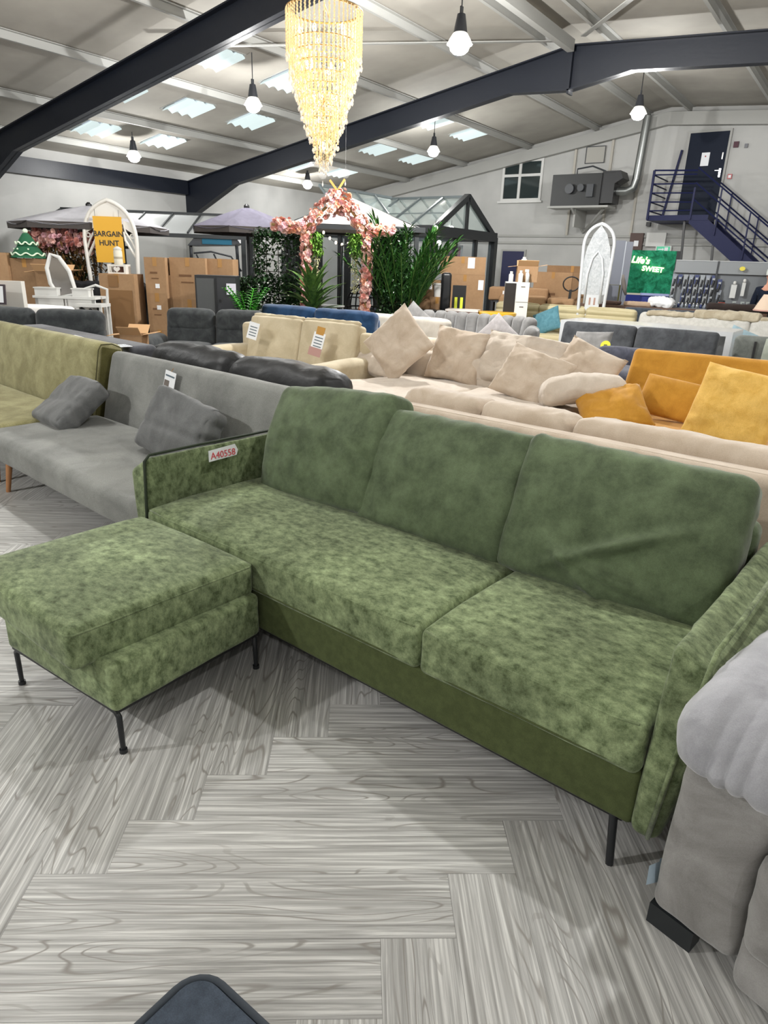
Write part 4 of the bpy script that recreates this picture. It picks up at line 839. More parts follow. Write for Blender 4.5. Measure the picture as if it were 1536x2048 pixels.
# ================================================================ BOXES
def carton(label, x, y, z, w_, d_, h_, rz=0, mat=None, group=None, tape=True, lab=None, open_=False, prints=0):
    o = E('cardboard_box', label, 'cardboard box', (x, y, z), rz, group); m = mat or MCARD
    mb = MB()
    if open_:
        t_ = .006
        for a in ((-w_/2, w_/2, -d_/2, -d_/2+t_), (-w_/2, w_/2, d_/2-t_, d_/2), (-w_/2, -w_/2+t_, -d_/2, d_/2), (w_/2-t_, w_/2, -d_/2, d_/2)): mb.b2(a[0], a[1], a[2], a[3], 0, h_)
        mb.b2(-w_/2, w_/2, -d_/2, d_/2, 0, t_)
        O('body', mb, m, o)
        for sx, sy in ((1, 0), (-1, 0), (0, 1), (0, -1)):
            mb = MB()
            if sx: mb.bar((sx*w_/2, 0, h_), (sx*(w_/2+.14), 0, h_+.05), d_*.96, .005, up=(0, 0, 1)) if False else mb.prism([(sx*w_/2, h_), (sx*(w_/2+.15), h_-.02+.05*(sx > 0)), (sx*(w_/2+.15), h_-.014+.05*(sx > 0)), (sx*w_/2, h_+.006)], -d_*.48, d_*.48, 'y')
            else: mb.prism([(sy*d_/2, h_), (sy*(d_/2+.1), h_+.09), (sy*(d_/2+.1), h_+.096), (sy*d_/2, h_+.006)], -w_*.48, w_*.48, 'x')
            O('flap', mb, plain('card_inside', '#cda478', .8), o)
    else:
        mb.b2(-w_/2, w_/2, -d_/2, d_/2, 0, h_); O('body', mb, m, o)
        if tape: O('tape', MB().b2(-.03, .03, -d_/2-.002, d_/2+.002, h_-.12, h_+.002), MTAPE, o)
    if lab: lx, lz, lw, lh = lab; O('shipping_label', MB().b2(lx-lw/2, lx+lw/2, -d_/2-.004, -d_/2, lz-lh/2, lz+lh/2), MPAPER, o)
    if prints: O('print', MB().b2(-w_*.25, w_*.1, -d_/2-.003, -d_/2, h_*.55, h_*.6).b2(-w_*.2, w_*.15, -d_/2-.003, -d_/2, h_*.4, h_*.43), plain('brown_print', '#6d4d31', .8), o)
    return o
va = R(35)  # these stacks face the aisle
carton('tall upright cardboard box with a dark flap opening, left of the stacked boxes', -9.11, 6.30, 0, .50, .40, 1.27, va, prints=0)
O('inner_panel', MB().b2(-.12, .21, -.208, -.204, .03, 1.05).b2(-.12, .02, -.210, -.206, 1.09, 1.25), plain('box_shade_print', '#83613d', .85), bpy.data.objects['cardboard_box'])
carton('narrow cardboard box standing behind the right side of the tall upright box', -8.77, 6.78, 0, .30, .3, 1.27, va, MCARD2)
bL = [( -8.74, 6.67, 0, .30, .3, .50), (-8.74, 6.67, .50, .30, .3, .52), (-8.74, 6.67, 1.02, .30, .3, .49)]
for i, q in enumerate(bL): carton(['bottom', 'middle', 'topmost'][i]+' narrow box of the left column in the tall brown stack', *q, va, None, 'boxes in the tall brown stack', lab=(.02, .1+.22*(i == 1), .06, .06), prints=i)
for i, q in enumerate(((-8.48, 7.06, .44, .52, .4, .50), (-8.48, 7.06, .94, .52, .4, .58))): carton(['lower', 'upper'][i]+' wide box in the middle of the tall brown stack', *q, va, None, 'boxes in the tall brown stack', prints=1)
for i, q in enumerate(((-8.18, 7.41, .44, .38, .4, .50), (-8.18, 7.41, .94, .38, .4, .58))): carton(['lower', 'upper'][i]+' box at the right side of the tall brown stack', *q, va, None, 'boxes in the tall brown stack')
o = E('display_plinth', 'black low plinth under the wide boxes of the brown stack', 'plinth', (-8.35, 7.22, 0), va); O('body', MB().b2(-.48, .48, -.22, .22, 0, .44), MBLACK, o)
carton('small box jutting from the left side of the tall brown stack', -9.05, 6.92, 1.18, .26, .3, .26, va)
o = E('speaker_cabinet', 'black cabinet standing between the tall box and the brown stack', 'cabinet', (-8.92, 6.85, 0), va); O('body', MB().b2(-.12, .12, -.14, .14, 0, 1.15), MBLACK, o); O('label_plate', MB().b2(.02, .09, -.145, -.14, .82, .92), MPAPER, o)
carton('small open cardboard box by the dark recliner sofa', -7.02, 4.95, .42, .26, .22, .24, va, open_=True)
o = E('display_plinth', 'low wooden plinth carrying the small open box', 'plinth', (-6.95, 5.0, 0), va); O('body', MB().b2(-.3, .3, -.2, .2, 0, .42), MCARD, o)
# black locker with a note
lk = E('locker', 'tall black metal locker with a white note, right of the brown stack', 'locker', (-7.75, 6.95, 0), R(42)); LK = plain('locker_black', '#232427', .4)
O('body', MB().b2(-.32, .26, -.2, .25, 0, 1.30), LK, lk)
for z0, z1 in ((.03, .62), (.66, 1.27)):
    d_ = O('door', MB().b2(-.02, .24, -.215, -.2, z0, z1), plain('locker_door', '#303135', .4), lk); O('lock', MB().b2(.0, .03, -.222, -.215, (z0+z1)/2-.02, (z0+z1)/2+.02), MBLACK, d_)
O('side_recess', MB().b2(-.30, -.06, -.204, -.2, .1, 1.26), plain('locker_grey', '#4c4e4f', .5), lk)
O('note', MB().b2(.11, .24, -.222, -.215, 1.05, 1.2), plain('lilac_paper', '#ded9e8', .6), lk)
# right hand stacks
carton('wide cardboard box on top of the right stack, before the black conservatory', -6.77, 12.25, 1.40, .86, .5, .32, R(28), None, 'boxes stacked before the conservatory', lab=(.16, .21, .13, .19))
carton('large lower box of the right stack carrying the wide box', -6.72, 12.28, .62, .76, .5, .78, R(28), None, 'boxes stacked before the conservatory', lab=(.31, .60, .1, .18))
carton('box at the foot of the right stack', -6.72, 12.28, 0, .76, .5, .62, R(28), MCARD2, 'boxes stacked before the conservatory')
carton('box left of the right stack beside the palm', -7.32, 11.9, .92, .5, .4, .36, R(28), MCARD2, 'boxes beside the palm', lab=(.05, .24, .08, .1))
carton('lower box left of the right stack', -7.35, 11.88, .5, .6, .45, .42, R(28), None, 'boxes beside the palm')
carton('box on the floor left of the right stack', -7.35, 11.88, 0, .6, .45, .5, R(28), None, 'boxes beside the palm')
for i, (x, y, z) in enumerate(((-7.55, 11.3, .85), (-7.2, 11.42, .82), (-7.32, 11.35, 1.03))):
    mb = MB(); mb.rb((.42, .3, .2), .07, (8, 6, 3), (0, 0, 0, 0, 0, .03), (.02, 7, i)); O('brown_parcel', mb, MCARD2, None, (x, y, z), (0, 0, R(30)), smooth=True, label=['left lower', 'right lower', 'top'][i]+' crumpled brown parcel beside the palm', cat='parcel', group='crumpled parcels beside the palm')
o = E('display_plinth', 'dark low platform under the crumpled parcels', 'platform', (-7.4, 11.2, 0), R(28)); O('body', MB().b2(-.7, .6, -.4, .35, 0, .76), plain('platform_navy', '#22252e', .5), o)
o = E('bin', 'white round tub on a brown box beside the palm', 'tub', (-7.0, 11.75, .98)); O('body', MB().lathe([(.07, 0), (.09, .24)], n=16), MWHITE, o, smooth=True, auto=40); O('rim', MB().lathe([(.088, .22), (.1, .22), (.1, .25), (.088, .25)], n=16), MWHITE, o)
carton('brown box under the white tub', -7.0, 11.75, 0, .3, .3, .98, R(28), MCARD2)
tc_ = E('tower_heater', 'tall black tower unit before the cardboard stack', 'heater', (-6.45, 11.1, 0), R(28)); O('body', MB().rb((.18, .18, .66), .05, M=T(0, 0, 1.1)), MBLACK, tc_, smooth=True); O('base', MB().b2(-.3, .35, -.2, .2, 0, .78), MBLACK, tc_)
dt = E('display_box', 'black box with two yellow stripes beside the tower unit', 'box', (-6.27, 11.28, .78), R(28)); O('body', MB().b2(-.12, .12, -.12, .12, 0, .44), MBLACK, dt)
for k in (-.05, .05): O('yellow_stripe', MB().b2(k-.025, k+.025, -.125, -.12, .04, .24), plain('hi_vis_yellow', '#c9cf3a', .5, emit='#c9cf3a', es=.15), dt)
lt = E('crate', 'long paper-wrapped crate on a dark frame right of the tower unit', 'crate', (-6.0, 13.25, 0), R(20)); O('body', MB().rb((1.15, .5, .24), .03, (10, 5, 3), (0, 0, 0, 0, 0, .01), (.01, 5, 1), M=T(0, 0, 1.06)), MCARD, lt, smooth=True)
O('label_plate', MB().b2(-.3, -.14, -.262, -.255, 1.02, 1.12), MPAPER, lt)
mb = MB(); [mb.bar((x, y, 0), (x, y, .94), .04) for x in (-.5, 0, .5) for y in (-.2, .2)]; mb.bar((-.5, -.2, .92), (.5, -.2, .92), .04); mb.bar((-.5, .2, .92), (.5, .2, .92), .04); O('stand_frame', mb, MDARK, lt)
tb = E('storage_tub', 'pale pink plastic storage tub behind the channelled sofa', 'tub', (-5.85, 10.7, .66), R(20)); O('body', MB().b2(-.26, .26, -.16, .16, 0, .16), plain('pink_plastic', '#b59a92', .4), tb); O('lid', MB().b2(-.28, .28, -.18, .18, .16, .19), plain('tub_lid', '#d8cfc8', .4), tb)
o = E('display_plinth', 'low dark plinth under the pink storage tub', 'plinth', (-5.85, 10.7, 0), R(20)); O('body', MB().b2(-.35, .35, -.2, .2, 0, .66), MDARK, o)
# white drawer unit with bottles
wu = E('drawer_unit', 'white two drawer unit with a black side, bottles on top', 'drawer unit', (-5.22, 11.42, 0), R(28))
O('body', MB().b2(-.2, .2, -.15, .2, 0, 1.32), MWHITE, wu); O('black_side', MB().b2(-.21, -.02, -.155, -.15, 0, 1.3), plain('very_dark_brown', '#1b1513', .5), wu)
for z0, z1 in ((.66, .98), (1.0, 1.31)): d_ = O('drawer', MB().b2(-.01, .2, -.165, -.15, z0, z1), MWHITE, wu); O('handle', MB().b2(.06, .13, -.17, -.165, z1-.07, z1-.055), MCHROME, d_)
carton('open brown carton on the white drawer unit behind the bottles', -5.15, 11.62, 1.32, .36, .26, .26, R(28), None, open_=True)
def bottle(label, x, y, z, h_=.17, r=.04):
    o = E('bottle', label, 'bottle', (x, y, z), group='white bottles around the drawer unit'); O('body', MB().lathe([(r*.9, 0), (r, .01), (r, h_*.7), (r*.5, h_*.82), (r*.5, h_*.85)], n=14), plain('bottle_white', '#dcdad4', .35), o, smooth=True, auto=50); O('cap', MB().lathe([(r*.62, h_*.84), (r*.62, h_)], n=12), MWHITE, o); return o
bottle('white bottle at the left front edge of the drawer unit top', -5.29, 11.30, 1.32); bottle('white bottle at the right front edge of the drawer unit top', -5.14, 11.36, 1.32, .19)
bottle('small white tub standing on the carton behind the bottles', -5.22, 11.62, 1.60, .13, .05)
o = E('spray_bottle', 'white spray bottle at the right end of the drawer unit top', 'bottle', (-5.04, 11.42, 1.32)); O('body', MB().lathe([(.03, 0), (.035, .12), (.012, .17)], n=12), MWHITE, o, smooth=True); O('trigger', MB().b2(-.05, .02, -.012, .012, .17, .21).b2(-.035, -.022, -.01, .01, .1, .17), MWHITE, o)
# cage fence
fc = E('roll_cage', 'grey wire roll cage beyond the drawer unit', 'roll cage', (-6.25, 14.6, 0), R(20)); mb = MB()
for k in range(9): mb.bar((-.4+.1*k, 0, .1), (-.4+.1*k, 0, 1.5), .012)
for z in (.1, .6, 1.0, 1.48): mb.bar((-.42, 0, z), (.42, 0, z), .02)
mb.bar((-.42, 0, 0), (-.42, 0, 1.5), .03); mb.bar((.42, 0, 0), (.42, 0, 1.5), .03); O('mesh_side', mb, plain('cage_grey', '#5d6064', .4), fc); O('deck', MB().b2(-.42, .42, 0, .6, .08, .14), MDARK, fc)
carton('large cardboard box with printed marks right of the wire cage', -5.52, 13.78, .52, .74, .5, .98, R(20), None, 'large boxes behind the pallet truck', prints=1)
carton('box under the large printed box', -5.52, 13.78, 0, .74, .5, .52, R(20), MCARD2, 'large boxes behind the pallet truck')
carton('long box lying across behind the large printed box', -5.32, 14.25, 1.05, 1.0, .4, .58, R(20), MCARD2, 'large boxes behind the pallet truck')
carton('tall box behind the pallet truck handle', -4.95, 13.95, 0, .5, .4, 1.5, R(20), MCARD2, 'large boxes behind the pallet truck', lab=(.0, 1.28, .06, .06))
for i, (x, y, w_) in enumerate(((-5.75, 12.9, .9), (-5.05, 13.1, .5))):
    mb = MB(); mb.rb((w_, .5, .2), .05, (10, 5, 3), (0, 0, 0, 0, 0, .02), (.015, 6, i), M=T(0, 0, .1)); mb.rb((w_*.95, .48, .78), .03, (6, 4, 4), M=T(0, 0, -.39)); O('brown_parcel', mb, MCARD, None, (x, y, .84 if i == 0 else .82), (0, 0, R(22)), smooth=True, label=['long paper-wrapped parcel behind the corduroy sofa at left', 'short paper-wrapped parcel beside the pallet truck'][i], cat='parcel', group='paper-wrapped parcels behind the corduroy sofa')
pj = E('pallet_truck', 'pallet truck handle standing before the large boxes', 'pallet truck', (-4.88, 13.05, 0), R(20))
O('shaft', MB().bar((0, 0, .2), (.02, 0, 1.2), .05), MBLACK, pj); O('loop_handle', MB().tube([(.02+.15*cos(a)*1.0, 0, 1.3+.13*sin(a)) for a in [2*pi*k/20 for k in range(20)]], .014, 6, closed=True), MBLACK, pj, smooth=True); O('fork', MB().b2(-.27, -.1, -.6, 0, .04, .1), MDARK, pj); O('fork', MB().b2(.1, .27, -.6, 0, .04, .1), MDARK, pj); O('hydraulic_body', MB().b2(-.12, .12, -.15, .1, .05, .4), MBLACK, pj)
# ================================================================ GARDEN DISPLAY AND LEFT SIDE
CREAMP = plain('cream_paint', '#dcd9d2', .5)
def archpts(w_, zt, z0=0, zs=None, n=14, belly=.0):
    """gothic arch outline: legs leaning in towards the floor, pointed top"""
    zs = zs or zt-.75*w_
    L_ = [(-w_/2+belly*(1-min(1, z/zs)), z) for z in [z0+(zs-z0)*k/8 for k in range(9)]]
    for k in range(1, n+1):
        t = k/n; L_.append((-w_/2*(1-t**2.3), zs+(zt-zs)*(t*.45+.55*sin(t*pi/2))))
    return L_
def gothic(name, label, x, y, rz, w_, zt, r, mat):
    o = E(name, label, 'arch', (x, y, 0), rz)
    Lp = archpts(w_, zt, belly=.07); pts = [(a, 0, z) for a, z in Lp]+[(-a, 0, z) for a, z in Lp[::-1][1:]]
    O('frame', MB().tube(pts, r, 8), mat, o, smooth=True, auto=60); return o
ar = gothic('garden_arch', 'white pointed garden arch carrying the yellow bargain sign', -9.93, 6.74, R(34), .80, 2.3, .032, CREAMP)
# fretwork brackets and panel inside the arch
mb = MB()
for sx in (-1, 1):
    mb.tube([(sx*.37, 0, 1.62), (sx*.33, 0, 1.72), (sx*.24, 0, 1.86), (sx*.22, 0, 1.98)], .014, 6)
    mb.tube([(sx*.37, 0, 1.50), (sx*.30, 0, 1.62), (sx*.23, 0, 1.74), (sx*.21, 0, 1.86)], .02, 6); mb.tube([(sx*.34+.03*cos(a), 0, 1.8+.03*sin(a)) for a in [2*pi*k/10 for k in range(10)]], .01, 5, closed=True)
    mb.prism([(sx*.37, 1.83), (sx*.37, 1.98), (sx*.22, 2.02), (sx*.22, 1.92)], -.01, .01)
mb.prism([(-.33, 2.05), (.33, 2.05), (.2, 2.2), (0, 2.28), (-.2, 2.2)], -.008, .008); O('fretwork', mb, CREAMP, ar)
sg = E('bargain_sign', 'yellow sign reading BARGAIN HUNT hanging in the white garden arch', 'sign', (-9.93, 6.72, 1.75), R(36))
O('board', MB().b2(-.215, .215, -.03, -.015, -.34, .32), plain('sign_yellow', '#dba62f', .6), sg)
ink = plain('sign_ink', '#2a2a28', .6)
for s_, z in (('BARGAIN', .07), ('HUNT', -.06)):
    o = O('lettering', text_mesh(s_, .108, .001, bold=True), ink, sg); o.rotation_euler = (R(90), 0, 0); o.location = (.0, -.032, z)
mb = MB(); [mb.tube([(x, -.022, .32), (x, -.022, .42)], .003, 5) for x in (-.18, .18)]; O('hanging_wire', mb, MDARK, sg)
# jar and ornate crate on tall box
o = E('ornate_crate', 'small white fretwork crate with a heart on the tall upright box', 'crate', (-9.10, 6.27, 1.27), va)
O('side_panel', MB().b2(-.13, -.1, -.1, .1, 0, .13).b2(.1, .13, -.1, .1, 0, .13).b2(-.1, .1, -.1, -.09, 0, .02).b2(-.1, .1, -.1, -.09, .1, .12), CREAMP, o)
O('heart', MB().prism([(0, .02), (.045, .06), (.04, .09), (.015, .095), (0, .08), (-.015, .095), (-.04, .09), (-.045, .06)], -.105, -.095), CREAMP, o)
O('back_board', MB().b2(-.1, .1, .08, .1, 0, .12), plain('crate_brown', '#6b4a3f', .7), o)
o = E('storage_jar', 'white storage jar standing in front of the bargain sign', 'jar', (-9.10, 6.27, 1.37), va); O('body', MB().lathe([(.058, 0), (.06, .01), (.06, .2), (.05, .22)], n=18), plain('jar_cream', '#d3cdbc', .5), o, smooth=True, auto=40); O('lid', MB().lathe([(.055, .22), (.058, .24), (.03, .26), (.01, .27)], n=18), MWHITE, o, smooth=True, auto=40); O('label_band', MB().lathe([(.0605, .1), (.0605, .13)], n=18), plain('jar_print', '#a99f8c', .6), o)
# white dressing table with mirror items
dt = E('dressing_table', 'white dressing table with shaped apron below the garden arch', 'table', (-9.02, 5.42, 0), R(34))
O('table_top', MB().b2(-.42, .42, -.2, .25, .95, .98), MWHITE, dt); O('cabinet_body', MB().b2(-.40, -.02, -.18, .23, .62, .95), MWHITE, dt)
O('apron', MB().prism([(.02, .95), (.40, .95), (.40, .78), (.34, .84), (.27, .82), (.21, .86), (.15, .82), (.08, .84), (.02, .78)], -.18, -.16), MWHITE, dt)
for x in (-.38, .02, .38): O('leg', MB().bar((x, -.16, 0), (x, -.16, .95), .04), MWHITE, dt)
for x in (-.38, .38): O('leg', MB().bar((x, .2, 0), (x, .2, .95), .04), MWHITE, dt)
mr = E('table_mirror', 'white framed mirror tilted on the dressing table', 'mirror', (-9.02, 5.38, .98), R(34)); mr.rotation_euler = (R(-12), R(-14), R(50))
O('frame', MB().tube([(-.1, 0, 0), (-.16, 0, .2), (-.14, 0, .4), (-.04, 0, .56), (.05, 0, .5), (.12, 0, .3), (.12, 0, 0)], .028, 8, closed=True), MWHITE, mr, smooth=True)
O('glass', MB().prism([(-.1, 0), (-.15, .2), (-.13, .38), (-.04, .53), (.05, .47), (.1, .3), (.1, 0)], -.004, .004), plain('mirror_glass', '#8e8a88', .05, metal=1), mr)
for i, (x, y, lb, w_) in enumerate(((-9.2, 5.22, 'white drawer box at the left of the dressing table top', .3), (-8.85, 5.5, 'white box at the right of the dressing table top', .22))):
    o = E('trinket_box', lb, 'box', (x, y, .98), R(34)); O('body', MB().b2(-w_/2, w_/2, -.08, .08, 0, .09), MWHITE, o); O('lid', MB().b2(-w_/2-.01, w_/2+.01, -.09, .09, .09, .105), MWHITE, o)
wc = E('white_chair', 'small white chair back right of the dressing table behind the arch leg', 'chair', (-8.72, 5.62, 0), R(34))
O('backrest', MB().tube([(-.14, 0, .9), (-.15, 0, 1.08), (0, 0, 1.13), (.15, 0, 1.08), (.14, 0, .9)], .018, 6).b2(-.12, -.09, -.01, .01, .9, 1.08), MWHITE, wc, smooth=False)
O('seat', MB().b2(-.17, .17, -.3, .02, .86, .9), MWHITE, wc)
for x in (-.15, .15): O('leg', MB().bar((x, -.27, 0), (x, -.27, .86), .03), MWHITE, wc); O('leg', MB().bar((x, 0, 0), (x, 0, .86), .03), MWHITE, wc)
wb = E('headboard', 'pale cream headboard standing at far left before the dressing table', 'headboard', (-8.48, 4.33, 0), R(33)); O('panel', MB().b2(-.28, .17, -.03, .05, .45, 1.19), plain('pale_cream', '#d4d1ca', .7), wb)
for x in (-.26, .13): O('leg', MB().bar((x, .01, 0), (x, .01, .45), .05), MWHITE, wb)
wt = E('white_sofa_back', 'bright white curved padded bench below the headboard', 'bench', (-9.0, 4.75, 0), R(33)); O('seat', MB().rb((1.0, .4, .16), .06, (8, 5, 2), (0, 0, 0, 0, 0, .03), M=T(.1, 0, .78)), plain('bright_white_cloth', '#f2f0ee', .7), wt, smooth=True)
for x, y in ((-.3, -.18), (.5, -.18), (-.3, .18), (.5, .18)): O('leg', MB().bar((x, y, 0), (x, y, .82), .04), plain('salmon_leg', '#b0705f', .6), wt)
fp = E('framed_print', 'white print in a dark frame at the left photo edge', 'picture', (-8.28, 4.08, .94), R(30)); fp.rotation_euler = (R(-8), 0, R(30)); O('frame', MB().b2(-.2, .1, -.02, 0, 0, .22), plain('dark_frame', '#3a3036', .5), fp); O('print', MB().b2(-.18, .08, -.024, -.02, .02, .2), MPAPER, fp)
st2 = E('garden_statue', 'pale rabbit-eared plush ornament in pink cloth at the left photo edge', 'ornament', (-8.62, 4.10, 1.02), R(30))
O('body', MB().lathe([(.12, 0), (.13, .1), (.1, .28), (.07, .36)], n=16), plain('pink_cloth', '#d3b3a4', .8), st2, smooth=True)
O('head', MB().lathe([(.03, .34), (.085, .38), (.1, .45), (.07, .52), (.02, .55)], n=16), plain('grey_plush', '#c4c1bd', .9), st2, smooth=True); O('white_cap', MB().tube([(-.08, 0, .52), (0, 0, .575), (.09, 0, .55), (.15, 0, .46)], [.04, .05, .045, .02], 8), MWHITE, st2, smooth=True)
o = E('display_plinth', 'white plinth under the pink-clothed ornament at left', 'plinth', (-8.62, 4.10, 0), R(30)); O('body', MB().b2(-.15, .15, -.15, .15, 0, 1.02), MWHITE, o)
# felt christmas tree and boxes
xt = E('felt_tree', 'green felt christmas tree ornament with white wavy trim', 'ornament', (-10.5, 5.72, 1.44), R(34)); FG = plain('felt_green', '#1f5a3c', .9); TW = plain('trim_white', '#d8ead0', .8)
O('cloth_body', MB().lathe([(.24, 0), (.2, .08), (.13, .17), (.15, .17), (.09, .27), (.04, .34)], n=18), FG, xt, smooth=True, auto=50)
for r_0, z0 in ((.225, .05), (.15, .2)): O('wavy_trim', MB().tube([(r_0*cos(a), r_0*sin(a), z0+.018*sin(a*9)) for a in [2*pi*k/72 for k in range(72)]], .012, 5, closed=True), TW, xt, smooth=True)
O('pompom', MB().rb((.07, .07, .07), .035, (2, 2, 2), M=T(0, 0, .37)), TW, xt, smooth=True)
for a in (200, 250, 300): O('dot', MB().rb((.025, .025, .025), .012, (1, 1, 1), M=T(.18*cos(R(a)), .18*sin(R(a)), .12)), TW, xt, smooth=True)
carton('tall brown box under the felt christmas tree', -10.52, 5.75, 0, .5, .4, 1.43, va, MCARD2)
carton('brown box left of the felt tree box', -10.75, 5.45, 0, .3, .3, 1.5, va)
carton('open box with wide flaps in front of the flower bushes', -9.92, 5.75, .95, .42, .32, .32, va, MCARD2, open_=True)
o = E('black_cover', 'black draped fabric heap around the open box', 'cover', (-10.1, 6.3, 0), R(34)); O('cloth_body', MB().rb((1.7, .3, 1.12), .12, (24, 6, 12), nz=(.05, 4, 3), M=T(.1, .1, .56)), plain('black_cloth', '#15161a', .8), o, smooth=True)

# ---- plants and flowers
def leafblade(mb, base, az, el, ln, w_, curl=.5, seg=5):
    """a folded, curling leaf"""
    b = Vector(base); vs = []; p = b; d_el = el
    side = Vector((-sin(az), cos(az), 0))
    for k in range(seg+1):
        t = k/seg; ww = w_*sin(pi*min(1, t*.92+.08))**.8*.5; n_ = Vector((-cos(az)*sin(d_el), -sin(az)*sin(d_el), cos(d_el)))
        vs += [tuple(p+side*ww+n_*ww*.35), tuple(p), tuple(p-side*ww+n_*ww*.35)]
        p = p+Vector((cos(az)*cos(d_el), sin(az)*cos(d_el), sin(d_el)))*ln/seg; d_el -= curl*1.0/seg
    fs = []
    for k in range(seg): a = 3*k; fs += [(a, a+1, a+4, a+3), (a+1, a+2, a+5, a+4)]
    mb.add(vs, fs)
YG = leafmat('yucca_green', '#2f4a26', '#557338'); PG = leafmat('palm_green', '#1c3f1a', '#3b6a2c'); IVG = leafmat('ivy_green', '#1e3320', '#3c5a36'); BFG = leafmat('fern_green', '#2f7a1e', '#55a837')
POT = plain('dark_pot', '#25262a', .6)
rnd = random.Random(11)
def potted(name, label, x, y, cat, mat, n, zb, zt, spread, bw, ln, pot=.3, curl=.9, group=None):
    o = E(name, label, cat, (x, y, 0), 0, group)
    O('pot', MB().lathe([(.12, 0), (.17, pot), (.15, pot), (.14, pot-.04)], n=16), POT, o, smooth=True, auto=40)
    O('stem', MB().tube([(0, 0, pot-.05), (.02, 0, (pot+zb)/2), (0, 0, zb+.2)], .03, 7), plain('bark', '#54422f', .9), o)
    mb = MB()
    for i in range(n):
        az = i*2.399; t = i/n; leafblade(mb, (0, 0, zb+(zt-zb)*t*.5), az, R(25+55*t+rnd.uniform(-8, 8)), ln*rnd.uniform(.8, 1.1), bw, curl*rnd.uniform(.6, 1.3))
    O('leaves', mb, mat, o, smooth=True, kind='stuff'); return o
potted('potted_yucca', 'potted yucca with broad blades before the left post of the flower arch', -6.72, 7.76, 'plant', YG, 46, .75, 1.35, .5, .085, .62)
def frondplant(label, x, y, n, zb, ht, mat, spread):
    o = E('potted_palm', label, 'plant', (x, y, 0)); O('pot', MB().lathe([(.16, 0), (.22, .35), (.2, .35), (.18, .3)], n=16), POT, o, smooth=True, auto=40); mb = MB(); ms = MB()
    for i in range(n):
        az = i*2.399+rnd.uniform(-.3, .3); el = R(rnd.uniform(62, 88)); ln = ht*rnd.uniform(.75, 1.0); p = Vector((rnd.uniform(-.06, .06), rnd.uniform(-.06, .06), .3)); pts = [p]; d_el = el; K_ = 14
        for k in range(K_):
            p = p+Vector((cos(az)*cos(d_el), sin(az)*cos(d_el), sin(d_el)))*ln/K_; d_el -= spread/K_*(k/K_+.4); pts.append(p)
            if k > 4:
                for s_ in (-1, 1):
                    for _ in range(2): leafblade(mb, p, az+s_*R(rnd.uniform(35, 55)), d_el+R(rnd.uniform(-15, 15)), .28*(1-.5*abs(k/K_-.55)), .03, .5, 3)
        ms.tube([tuple(q) for q in pts], .008, 5)
    O('stems', ms, leafmat('palm_stem', '#3c5a26', '#56733a'), o, kind='stuff'); O('fronds', mb, mat, o, smooth=True, kind='stuff'); return o
frondplant('tall bushy potted palm right of the flower arch', -6.40, 9.60, 46, .3, 1.95, PG, .6)
fe = E('potted_fern', 'bright green upright fern beside the black locker', 'plant', (-7.05, 6.80, 0)); O('pot', MB().lathe([(.14, 0), (.18, .6), (.16, .6)], n=14), POT, fe, smooth=True, auto=40); mb = MB(); ms = MB()
for az, ex in ((R(215), .02), (R(35), .05), (R(120), 0), (R(300), -.05), (R(20), .1), (R(230), .12)):
    p = Vector((0, 0, .6)); d_el = R(78)+ex
    pts = [p]
    for k in range(14):
        p = p+Vector((cos(az)*cos(d_el), sin(az)*cos(d_el), sin(d_el)))*.045; d_el -= .05; pts.append(p)
        for s_ in (-1, 1): leafblade(mb, p, az+s_*R(70), R(20), .13*sin(pi*(k+1.5)/16)+.03, .045, .5, 3)
    ms.tube([tuple(q) for q in pts], .007, 5)
O('stems', ms, BFG, fe, kind='stuff'); O('fronds', mb, BFG, fe, smooth=True, kind='stuff')
# ivy screens: trellis panels full of leaves
def ivy(label, x, y, rz, w_, z0, z1, n, white, thin=0, d_=.12):
    o = E('ivy_screen', label, 'artificial hedge', (x, y, 0), rz); mb = MB()
    for k in range(6): mb.bar((-w_/2+w_*k/5, 0, 0), (-w_/2+w_*k/5, 0, z1), .012)
    for k in range(8): mb.bar((-w_/2, 0, z1*(k+.5)/8), (w_/2, 0, z1*(k+.5)/8), .012)
    mb.b2(-w_/2, w_/2, -.15, .15, 0, .04); O('trellis', mb, plain('trellis_dark', '#2c2a22', .8), o)
    mb = MB(); mw = MB()
    for i in range(n):
        u, v = rnd.uniform(-w_/2, w_/2), z0+(z1-z0)*rnd.random()
        if thin and v > z1-thin*(z1-z0) and abs(u) < w_*.36 and v < z1-.16 and rnd.random() < .72: continue
        leafblade(mb, (u, rnd.uniform(-d_, d_), v), rnd.uniform(0, 6.28), R(rnd.uniform(-50, 60)), rnd.uniform(.05, .10), rnd.uniform(.035, .06), .6, 2)
    for i in range(white): leafblade(mw, (rnd.uniform(-w_/2, w_/2), -d_-.01, rnd.uniform(z0, z1)), rnd.uniform(3.6, 5.8), R(rnd.uniform(-30, 30)), .05, .04, .3, 2)
    O('leaves', mb, IVG, o, kind='stuff')
    if white: O('white_blossoms', mw, plain('white_blossom', '#c4c8c0', .7), o, kind='stuff')
    return o
ivy('ivy covered trellis left of the flower arch, sky-white gaps near its top', -7.82, 8.36, R(42), .92, .2, 1.98, 5200, 120, .38)
ivy('lower ivy hedge spreading left behind the bright green fern', -8.25, 7.78, R(42), .55, .2, 1.25, 2600, 40)
ivy('ivy trellis right of the flower arch beside the tall palm', -6.38, 9.32, R(42), .50, .2, 2.02, 3000, 30)
